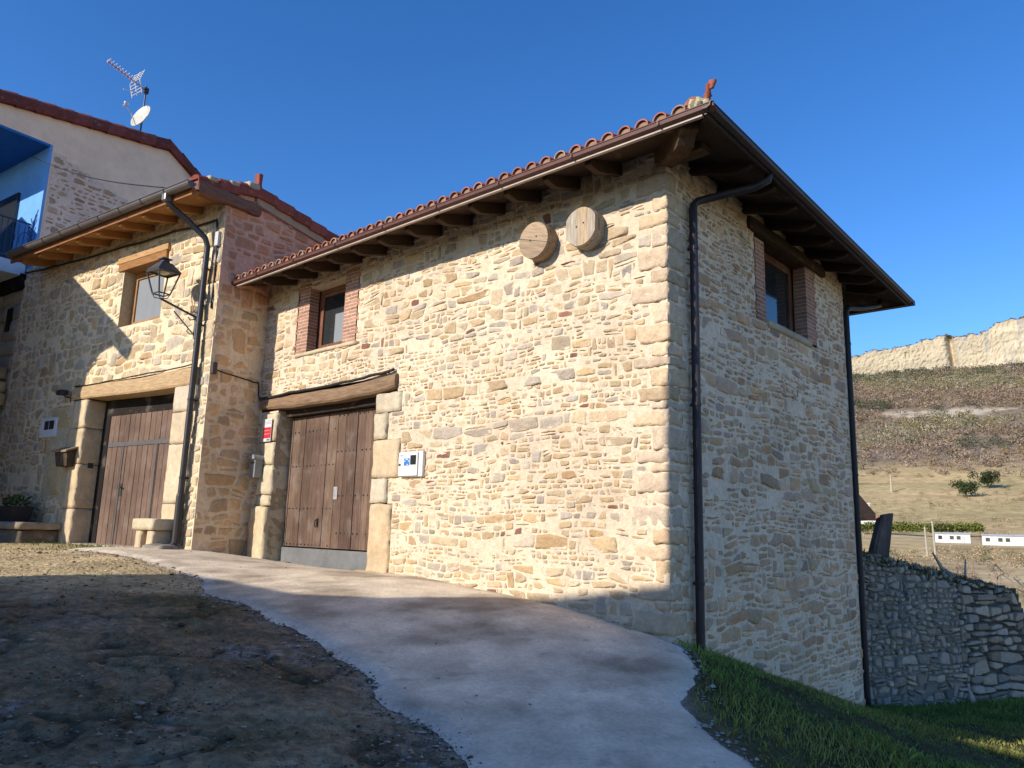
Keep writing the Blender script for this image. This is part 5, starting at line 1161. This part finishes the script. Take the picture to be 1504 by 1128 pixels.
for k in range(3):
    rr = 1446 + k * 60 + 4 * fbm(np.stack([az * 300, np.full(na, k * 3.), np.zeros(na)], 1), 3, 81); V.append(np.stack([rr * np.sin(az), rr * np.cos(az), topz + 1.5 + k * 2 + 2.5 * vnoise(np.stack([az * 500, np.full(na, k * 3.), np.zeros(na)], 1), 83)], 1)); Cc.append(np.tile(np.array([[.14, .11, .07]]), (na, 1)))
mb = MB(); mb.add(np.vstack(V), grid_faces(na, nz + 3), col=np.vstack(Cc)); struct(mb.build('cliff', M['cliff']))

# scrub: fuzzy clumps of small faces
def clumps(pos, size, cols, nf, seed, flat=.8, leaf=.35):
    r = np.random.default_rng(seed); n = len(pos); k = n * nf
    d = r.normal(0, 1, (k, 3)); d /= np.linalg.norm(d, axis=1)[:, None]; d *= (r.random(k) ** .45)[:, None]
    S_ = np.repeat(size, nf)[:, None]; P = np.repeat(pos, nf, 0) + d * S_ * A(.5, .5, .5 * flat) + np.hstack([np.zeros((k, 2)), S_ * .42 * flat])
    a = r.normal(0, 1, (k, 3)); a /= np.linalg.norm(a, axis=1)[:, None]; b = np.cross(a, r.normal(0, 1, (k, 3))); b /= np.linalg.norm(b, axis=1)[:, None]
    l = leaf * S_ * r.uniform(.5, 1.2, (k, 1)); V = np.stack([P - a * l * .5, P + a * l * .5 + b * l * .1, P + b * l * .7], 1).reshape(-1, 3)
    cc = np.repeat(cols, nf, 0) * r.uniform(.75, 1.25, (k, 1)); return V, np.arange(3 * k).reshape(-1, 3), np.repeat(cc, 3, 0)
r = np.random.default_rng(91); n = 14500
azs = np.radians(r.uniform(14, 40, n)); rr = 600 + 830 * np.sqrt(r.random(n)); px, py = rr * np.sin(azs), rr * np.cos(azs); pz = hill_z(px, py)
ev = (n2(px, py, .012, 3, 93) > .40) | (r.random(n) < .05); ev |= (rr > 1300) & (r.random(n) < .5)
bz = (np.abs(rr - 985 - 60 * n2(px, py, .006, 2, 64)) < 26 + 30 * n2(px, py, .03, 3, 115)) & (np.degrees(azs) > 26) & (r.random(n) < .9)
ol = (rr < 618 + 40 * n2(px, py, .015, 3, 99)) & (r.random(n) < .88)
cols = np.where(ev[:, None], np.array([.11, .112, .075]), np.array([.25, .195, .15])) * r.uniform(.75, 1.3, (n, 1)); cols = np.where((~ev & (r.random(n) < .18))[:, None], np.array([.24, .175, .10]), cols)
tone = n2(px, py, .005, 3, 101)[:, None]; cols = cols * (1 + .6 * tone) * np.where(tone > .1, A(.90, 1.0, .82), A(1.04, 1.0, .94)); keep = ~bz & ~ol; size = np.exp(r.normal(math.log(7), .38, n)).clip(3, 16)
V, F, c = clumps(np.stack([px, py, pz - 1.0], 1)[keep], size[keep], cols[keep], 52, 95, .8, .17)
mb = MB(); mb.add(V, F, col=c); nb_ = 680; azb = np.radians(r.uniform(14, 40, nb_)); rb = 1424 - 26 * r.random(nb_) ** 1.5; gate = n2(np.degrees(azb), rb * 0, 1.1, 3, 111); szb = np.where(gate > -.05, np.clip(np.exp(r.normal(math.log(9), .35, nb_)), 3, 14), 4.5)
V, F, c = clumps(np.stack([rb * np.sin(azb), rb * np.cos(azb), hill_z(rb * np.sin(azb), rb * np.cos(azb)) + r.uniform(-3, 1, nb_)], 1), szb, np.array([[.085, .092, .06]]) * r.uniform(.7, 1.5, (nb_, 1)), 70, 112, 1.1, .2); mb.add(V, F, col=c)
azt = np.radians(np.linspace(14, 40, 520)); tz = np.interp(np.degrees(azt), azd, topz); rt = 1440 + r.uniform(-2, 14, 520)
V, F, c = clumps(np.stack([rt * np.sin(azt), rt * np.cos(azt), tz + .6], 1), r.uniform(2.0, 4.5, 520), np.array([[.17, .14, .09]]) * r.uniform(.6, 1.3, (520, 1)), 40, 96, .7, .3); mb.add(V, F, col=c)
tag(mb.build('hillside_scrub', M['leaf']), 'grey brown winter scrub covering the slope below the cliff', 'scrub', kind='stuff')
# scrub in the valley
n = 4600; azs = np.radians(r.uniform(16, 40, n)); rr = 26 * (560 / 26) ** r.random(n); px, py = rr * np.sin(azs), rr * np.cos(azs); pz = valley_z(px, py)
kp_ = (n2(px, py, .03, 3, 97) > .02) & ~((rr > 225) & (rr < 262)); sz = np.clip(rr * .012, .5, 3.2) * r.uniform(.6, 1.3, n)
cols = np.where((r.random(n) < .2)[:, None], np.array([.12, .12, .05]), np.array([.36, .27, .16])) * r.uniform(.6, 1.25, (n, 1))
V, F, c = clumps(np.stack([px, py, pz], 1)[kp_], sz[kp_], cols[kp_], 60, 98, .7, .13)
mb = MB(); mb.add(V, F, col=c); tag(mb.build('valley_undergrowth', M['leaf']), 'dry straw coloured brush scattered over the valley fields', 'brush', kind='stuff')

def azr(px_, r_):      # point on the valley floor along a compass bearing given in degrees
    a = math.radians(px_); x_, y_ = r_ * math.sin(a), r_ * math.cos(a); return x_, y_
def hz(x_, y_): return float(valley_z(np.array([x_]), np.array([y_]))[0]) if math.hypot(x_, y_) < 620 else float(hill_z(np.array([x_]), np.array([y_]))[0])
# evergreen trees standing in the fields
def tree(name, label, cat, bearing, dist, w_, h_, col, seed, group=None, nf=700, trunk=.3):
    x_, y_ = azr(bearing, dist); z_ = hz(x_, y_); r = np.random.default_rng(seed); t = thing(name, label, cat, (x_, y_, z_), group)
    m = MB(); m.tube([(x_, y_, z_ - 1), (x_ + .1 * w_ * r.normal() * .3, y_, z_ + h_ * .3), (x_, y_, z_ + h_ * .75)], [w_ * .06, w_ * .045, w_ * .01], 7, col=(.10, .08, .06))
    for k in range(6):
        a = r.uniform(0, 6.28); m.tube([(x_, y_, z_ + h_ * (.25 + .07 * k)), (x_ + w_ * .38 * math.cos(a), y_ + w_ * .38 * math.sin(a), z_ + h_ * (.45 + .07 * k))], [w_ * .02, w_ * .006], 5, col=(.10, .08, .06))
    m.build('trunk', M['bark'], t)
    lob = np.stack([x_ + r.normal(0, .22, 14) * w_, y_ + r.normal(0, .22, 14) * w_, z_ + h_ * r.uniform(.2, .7, 14)], 1)
    V, F, c = clumps(lob, w_ * r.uniform(.35, .6, 14), np.array(col)[None] * r.uniform(.7, 1.35, (14, 1)), nf // 14, seed + 1, 1.0, .22)
    m = MB(); m.add(V, F, col=c); m.build('crown', M['leaf'], t)
tree('evergreen_tree', 'round dark evergreen tree on the field edge, right and higher of the pair', 'tree', 31.8, 575, 11.5, 9.5, (.035, .05, .018), 301, 'evergreens on the far field', 1400)
tree('evergreen_tree', 'wide bushy evergreen tree on the field edge, left and lower of the pair', 'tree', 30.55, 520, 11.5, 8, (.05, .065, .025), 302, 'evergreens on the far field', 1400)
# hedge
m = MB(); P = []; 
for k in range(170):
    a = 24.0 + 7.2 * k / 169; x_, y_ = azr(a, 308 + 5 * math.sin(k * .05)); P.append((x_, y_, hz(x_, y_) + 1.5 + .4 * math.sin(k * .7) + .8 * (k / 169)))
P = np.array(P); V, F, c = clumps(P, rng.uniform(2.2, 4.0, 170), np.array([[.13, .15, .035]]) * rng.uniform(.6, 1.3, (170, 1)), 50, 310, .8, .25)
m.add(V, F, col=c); tag(m.build('hedge', M['leaf'], loc=P[0]), 'long green hedge crossing the valley behind the plank', 'hedge')
# white cabins
def cabin(bearing, dist, length, label, yaw):
    x_, y_ = azr(bearing, dist); z_ = hz(x_, y_) + .1; t = thing('white_cabin', label, 'cabin', (x_, y_, z_), 'white cabins in the valley'); fr = Frame(A(x_, y_, 0), A(math.cos(yaw), math.sin(yaw), 0), A(math.sin(yaw), -math.cos(yaw), 0))
    m = MB(fr); m.box(-length / 2, length / 2, -2.4, 0, z_, z_ + 2.5, col=(.62, .62, .6)); m.build('wall', M['paint'], t)
    m = MB(fr); m.hexa([(-length / 2 - .2, -2.7, z_ + 2.5), (length / 2 + .2, -2.7, z_ + 2.5), (length / 2 + .2, .25, z_ + 2.5), (-length / 2 - .2, .25, z_ + 2.5)], [(-length / 2 - .1, -1.5, z_ + 3.0), (length / 2 + .1, -1.5, z_ + 3.0), (length / 2 + .1, -1.0, z_ + 3.0), (-length / 2 - .1, -1.0, z_ + 3.0)], col=(.42, .41, .40)); m.build('roof', M['paint'], t)
    m = MB(fr); m.box(length / 2 - 2.2, length / 2 - 1.3, 0, .05, z_ + .1, z_ + 2.1, col=(.45, .47, .48)); m.build('door', M['paint'], t)
    m = MB(fr); m.box(-length / 2, length / 2, -2.3, -.1, z_ - 1.2, z_, col=(.25, .22, .18)); m.build('base', M['plaster'], t)
    for k in range(3):
        xx = -length / 2 + (1.3, 4.2, 5.9)[k]; m = MB(fr); m.box(xx - .5, xx + .5, -.05, .04, z_ + 1.0, z_ + 2.0, col=(.10, .13, .18)); m.build('window', M['glass'], t)
cabin(29.62, 258, 8.8, 'left white cabin with dark windows in the valley', math.radians(-29)); cabin(32.55, 250, 11.5, 'right white cabin cut by the right edge of the photo', math.radians(-30))
# poles
for (b, ds, h_, lab) in ((28.6, 200, 8.0, 'thicker pale utility pole of the close pair before the cabins'), (28.15, 204, 6.6, 'thinner pale utility pole of the close pair before the cabins'), (26.3, 560, 11.5, 'single pale pole far up in the field near the barn corner')):
    x_, y_ = azr(b, ds); z_ = hz(x_, y_); m = MB(); m.tube([(x_, y_, z_ - .5), (x_ - (.25 if ds < 300 else 0), y_, z_ + h_)], [.2 * ds / 150, .13 * ds / 150], 8, col=(.40, .35, .28)); m.bar((x_ - .9, y_, z_ + h_ * .95), (x_ + .5, y_, z_ + h_ * .95), .12, .12, col=(.4, .36, .3))
    tag(m.build('utility_pole', M['bark'], loc=(x_, y_, z_)), lab, 'pole', 'utility poles in the valley')
# house corner with a dark eave just behind the barn, and the red roofed house further down
fx_, fy_ = azr(24.85, 30); t = thing('slate_house', 'dark sloping eave of a house seen past the far corner of the barn', 'house', (fx_ - 2, fy_, -3)); fr = Frame(A(fx_, fy_, 0), A(1, 0, 0), A(0, -1, 0))
m = MB(fr); m.box(-3, -.5, -4, 0, -4, .8, col=(.40, .36, .30)); m.build('wall', M['plaster'], t)
m = MB(fr); m.prism([(-3, 4.6), (.0, .95), (.0, .72), (-.3, .72), (-3, 4.0)], -4.3, .5, col=(.05, .035, .03)); m.build('roof', M['wood_h'], t)
fx_, fy_ = azr(25.15, 330); zb = hz(fx_, fy_); t = thing('red_roofed_house', 'small far house with orange roof and white chimney behind the plank', 'house', (fx_, fy_, zb)); fr = Frame(A(fx_, fy_, 0), A(.92, -.38, 0), A(-.38, -.92, 0))
m = MB(fr); m.box(-5, 4.6, -5, 0, zb, 8.2, col=(.6, .58, .54)); m.build('wall', M['plaster'], t)
m = MB(fr); m.prism([(-5.6, 8.1), (5.2, 8.1), (-.2, 10.2)], -5.3, .4, col=(.42, .16, .08)); rf_ = m.build('roof', M['clay'], t)
m = MB(fr); m.box(-3.4, -1.3, -2.5, -.5, 8.6, 14.2, col=(.68, .67, .64)); m.box(-3.7, -1.0, -2.8, -.2, 14.2, 14.6, col=(.6, .58, .55)); m.build('chimney', M['plaster'], rf_)
# bare trees by the right edge
def bare_tree(label, x_, y_, h_, seed, col=(.20, .15, .11), lean=0, depth=4):
    r = np.random.default_rng(seed); z_ = gz1(x_, y_) - .3 if math.hypot(x_, y_) < 20 else hz(x_, y_) - .2; t = thing('bare_tree', label, 'tree', (x_, y_, z_), 'leafless trees beyond the garden wall'); tr_ = MB(); tw = MB()
    def grow(p, d, l, rad, k, mbx_):
        n_ = 4; pts = [p]
        for i in range(n_): d = d + r.normal(0, .14, 3); d /= np.linalg.norm(d); p = p + d * l / n_; pts.append(p)
        mbx_.tube(pts, np.linspace(rad, rad * .6, n_ + 1), 5 if rad > .012 else 4, col=np.array(col) * r.uniform(.8, 1.2))
        if k == 0: return
        for j in range(r.integers(2, 4) if k > 1 else 4):
            q = d + r.normal(0, .5, 3) + A(0, 0, .1); q /= np.linalg.norm(q); grow(pts[r.integers(2, 5)], q, l * r.uniform(.55, .8), rad * .55, k - 1, tw if k <= depth - 1 else mbx_)
    grow(A(x_, y_, z_), A(lean, 0, 1) / math.hypot(lean, 1), h_ * .42, h_ * .02, depth, tr_)
    tr_.build('trunk', M['bark'], t); tw.build('crown', M['bark'], t)
for k, (b, ds, h_, lab, cc) in enumerate(((32.6, 34, 4.2, 'pale leafless tree nearest the right edge, beyond the wall end', (.26, .20, .14)), (31.2, 42, 4.0, 'reddish leafless sapling above the middle of the garden wall', (.24, .16, .12)), (33.8, 26, 3.4, 'leafless tree with pale trunk at the right border', (.34, .30, .24)), (26.2, 24, 2.6, 'small leafless shrub left of the leaning plank', (.20, .15, .11)), (29.6, 60, 5.5, 'tall thin leafless tree before the left white cabin', (.27, .20, .14)), (32.0, 75, 7.0, 'spreading leafless tree before the right white cabin', (.24, .17, .13)))):
    x_, y_ = azr(b, ds); bare_tree(lab, x_, y_, h_, 400 + k, cc)
lg2 = MB(); p = GWF.p(3.1, -.5, -.72); lg2.tube([p + A(.45, 0, -.25), p, p + A(-.35, .1, .28), p + A(-.5, .1, .55)], [.05, .045, .035, .015], 7, col=(.42, .36, .28)); lg2.tube([p + A(.0, 0, 0), p + A(.1, .1, .45)], [.03, .012], 6, col=(.42, .36, .28)); tag(lg2.build('cut_branch', M['bark'], loc=p), 'pale cut branch lying on the end of the garden wall', 'branch')

# ================================================================== GROUND COVER
def blades(P, h, wd, cols, seed, lean=.5):
    r = np.random.default_rng(seed); n = len(P); a = r.uniform(0, 6.28, n); D = np.stack([np.cos(a), np.sin(a), np.zeros(n)], 1) * (wd / 2)[:, None]
    l = r.normal(0, lean, (n, 2)) * h[:, None]; mid = np.hstack([l * .35, (h * .6)[:, None]]); tip = np.hstack([l, h[:, None]])
    V = np.stack([P - D, P + D, P + mid + D * .7, P + tip, P + mid - D * .7], 1).reshape(-1, 3); F = np.arange(5 * n).reshape(-1, 5)
    return V, F, np.repeat(cols, 5, 0)
r = np.random.default_rng(500); n = 130000
x = 1.2 + 9.5 * r.random(n); y = 4.5 + 10.3 * r.random(n)
sd = lane_sd(x, y); wall_in = ((np.stack([x, y], 1) - C0[:2]) @ RB.n[:2]) < .03; past = ((np.stack([x, y], 1) - C0[:2]) @ RB.u[:2]) < 5.5
gwd = (np.stack([x, y], 1) - gw0[:2]) @ GWF.n[:2]
pat = n2(x, y, 1.1, 3, 501)
keep = (sd > .03) & ~(wall_in & past) & (gwd > .02) & (x / y < .85) & (r.random(n) < .10 + .90 * smooth(-.25, .2, pat)) & (((np.stack([x, y], 1) - C0[:2]) @ RB.u[:2]) > -3.5)
edge = smooth(.0, .5, sd); keep &= r.random(n) < .25 + .75 * edge
x, y, pat = x[keep], y[keep], pat[keep]; n = len(x); h = r.uniform(.018, .062, n) * (.6 + 1.3 * smooth(-.2, .5, pat)); 
mixc = smooth(-.3, .4, n2(x, y, .8, 3, 503))[:, None]; cols = (np.array([.26, .27, .065]) * (1 - mixc) + np.array([.18, .265, .05]) * mixc) * r.uniform(.6, 1.45, (n, 1)); dryb = r.random(n) < .09; cols[dryb] = np.array([.22, .18, .09]) * r.uniform(.7, 1.2, (dryb.sum(), 1))
V, F, c = blades(np.stack([x, y, gz(x, y) - .005], 1), h, r.uniform(.006, .012, n), cols, 505)
mb = MB(); mb.add(V, F, col=c); tag(mb.build('grass', M['leaf']), 'short green grass on the bank right of the lane', 'grass', kind='stuff')
# sparse weeds on the dirt side
n = 26000; x = -9 + 9.5 * r.random(n); y = 4 + 11.5 * r.random(n); sd = lane_sd(x, y); pat = n2(x, y, 2.6, 3, 511)
front = (np.stack([x, y], 1) - L0[:2]) @ FL.n[:2]
keep = (sd > .02) & ((pat > .36) | ((front < .9 + .4 * n2(x, y, 1.5, 2, 513)) & (front > .05) & (x < -6.4) & (pat > -.15)) | ((sd < .12) & (pat > .25))) & (front > .03)
x, y, front = x[keep], y[keep], front[keep]; n = len(x); h = r.uniform(.02, .05, n) * np.where(front < 1.4, 1.7, 1.)
V, F, c = blades(np.stack([x, y, gz(x, y)], 1), h, r.uniform(.005, .010, n), np.array([[.10, .14, .03]]) * r.uniform(.6, 1.4, (n, 1)), 515)
mb = MB(); mb.add(V, F, col=c); tag(mb.build('sparse_weeds', M['leaf']), 'thin tufts of grass on the dirt and along the house front', 'grass', kind='stuff')
# pebbles and clods
def rocks(P, s, cols, seed):
    r = np.random.default_rng(seed); n = len(P); base = np.array([(0, 0, 1), (0, 0, -.6)] + [(math.cos(k * math.pi / 3), math.sin(k * math.pi / 3), .1 * (-1) ** k) for k in range(6)])
    J = base[None] * r.uniform(.6, 1.2, (n, 8, 1)) * np.stack([r.uniform(.7, 1.3, n), r.uniform(.7, 1.3, n), r.uniform(.35, .7, n)], 1)[:, None] * s[:, None, None]
    a = r.uniform(0, 6.28, n); ca, sa = np.cos(a)[:, None], np.sin(a)[:, None]; X = J[..., 0] * ca - J[..., 1] * sa; Y = J[..., 0] * sa + J[..., 1] * ca
    V = (P[:, None] + np.stack([X, Y, J[..., 2]], 2)).reshape(-1, 3); f = np.array([(0, 2 + k, 2 + (k + 1) % 6) for k in range(6)] + [(1, 2 + (k + 1) % 6, 2 + k) for k in range(6)])
    F = (np.arange(n)[:, None, None] * 8 + f[None]).reshape(-1, 3); return V, F, np.repeat(cols, 8, 0)
n = 32000; y = 3.9 + 9 * r.random(n) ** 1.6; x = -.72 * y + (.72 * y + 1.6) * r.random(n); sd = lane_sd(x, y); pat = n2(x, y, 1.7, 3, 521)
keep = (sd > -.03 - .30 * r.random(n) ** 3) & (x < 1.3) & ((r.random(n) < .22 + .78 * smooth(.05, .4, pat)) | (sd < .15)); x, y, sd = x[keep], y[keep], sd[keep]; n = len(x)
s = np.exp(r.normal(math.log(.0075), .55, n)).clip(.003, .045); pale = r.random(n) < .38
cols = np.where(pale[:, None], np.array([.33, .27, .20]), np.array([.10, .075, .05])) * r.uniform(.6, 1.25, (n, 1))
V, F, c = rocks(np.stack([x, y, gz(x, y) + .01], 1), s, cols, 523)
mb = MB(); mb.add(V, F, col=c); tag(mb.build('gravel', M['dressed']), 'loose pale and brown stones scattered over the dirt', 'gravel', kind='stuff')
n = 1700; i = r.integers(0, len(LANE) - 8, n); tt = r.random(n)[:, None]; P = LANE[i] * (1 - tt) + LANE[i + 1] * tt + r.normal(0, .09, (n, 2)); P = P[(P[:, 1] > 4) & (P[:, 1] < 11) & (n2(P[:, 0], P[:, 1], 1.6, 2, 77) > -.12)]; n = len(P)
V, F, c = rocks(np.stack([P[:, 0], P[:, 1], gz(P[:, 0], P[:, 1]) + .006], 1), np.exp(r.normal(math.log(.009), .6, n)).clip(.003, .035), np.array([[.42, .39, .35]]) * r.uniform(.6, 1.2, (n, 1)), 525)
mb = MB(); mb.add(V, F, col=c); tag(mb.build('lane_edge_rubble', M['dressed']), 'crumbled grey concrete bits along the lane edges', 'gravel', kind='stuff')

n = 2600; x = -6.5 + 8.5 * r.random(n); y = 4.2 + 9 * r.random(n); sd = lane_sd(x, y); kp_ = (sd < -.02) & (r.random(n) < .25 + .75 * np.exp(sd / .25)); x, y = x[kp_], y[kp_]; n = len(x)
V, F, c = rocks(np.stack([x, y, gz(x, y) + .045], 1), np.exp(r.normal(math.log(.0055), .5, n)).clip(.003, .02), np.where((r.random(n) < .4)[:, None], np.array([.16, .13, .10]), np.array([.45, .39, .31])) * r.uniform(.7, 1.2, (n, 1)), 527)
mb = MB(); mb.add(V, F, col=c); tag(mb.build('lane_grit', M['dressed']), 'small grit and crumbs of stone lying on the concrete lane', 'gravel', kind='stuff')

# ================================================================== UNSEEN HOUSES ADDED AND SHAPED TO CAST THE SHADOWS
sh = A(-.81294, -.58235); hh_ = A(.58235, -.81294)
def pt_(a, t): return hh_ * a + sh * t
def caster(name, label, a0, a1, t0, t1, wl, ridge=None, eave=(0, 0)):
    """unseen shadow caster whose face towards the lane has the roof line given as (across, height above the sun line)"""
    c_ = pt_((a0 + a1) / 2, (t0 + t1) / 2); fr = Frame(A(0, 0, 0), A(*hh_, 0), A(*(-sh), 0)); t = thing(name, label, 'house', (c_[0], c_[1], -2))
    m = MB(fr); m.prism([(a0, -3), (a1, -3)] + [(min(max(a, a0), a1), z + .449 * t0 - .29) for a, z in wl[::-1]], -t1, -t0 - .02, col=(.42, .36, .27)); m.build('wall', M['plaster'], t)
    m = MB(fr); m.prism([(a, z + .449 * t0) for a, z in wl] + [(a, z + .449 * t0 - .3) for a, z in wl[::-1]], -t1, -t0, col=(.36, .14, .09)); m.build('roof', M['clay'], t)
caster('lane_shadow_caster', 'unseen house added behind the viewer, roof line stepped to shade the lane and bank', -9.45, 3.0, 6.0, 11.0, [(-10.4, .50), (-8.45, .72), (-7.9, 1.05), (-7.35, 1.75), (-5.57, 2.2), (-5.56, 4.3), (-4.34, 4.3), (-4.30, 2.05), (3.4, 2.05)])  # unseen; stepped roof line cuts the shadow edge and leaves a lit grass patch
frn = Frame(A(0, 0, 0), A(*hh_, 0), A(*(-sh), 0)); t0 = 2.2
t = thing('wall_shadow_caster', 'unseen gabled house added at the left to cast the shadow on the stone house', 'house', tuple(frn.p(-19, -4, -.5)))
m = MB(frn); m.prism([(-25, -2), (-17.12, -2), (-17.12, 4.1 + .449 * t0), (-18.6, 5.6 + .449 * t0), (-21.5, 7.1 + .449 * t0), (-25, 5.2 + .449 * t0)], -8, -t0, col=(.42, .36, .27)); m.build('wall', M['plaster'], t)
m = MB(frn); m.prism([(-15.6, 4.35 + .449 * t0), (-15.75, 4.15 + .449 * t0), (-16.3, 4.42 + .449 * t0), (-16.6, 4.3 + .449 * t0), (-17.1, 3.8 + .449 * t0), (-21.5, 6.9 + .449 * t0), (-25.4, 5.0 + .449 * t0), (-25.4, 5.3 + .449 * t0), (-21.5, 7.45 + .449 * t0)], -t0 - .3, -t0 + .02, col=(.36, .14, .09)); m.build('roof', M['clay'], t)  # thin overhanging gable of the unseen house, shaped for its shadow on the wall
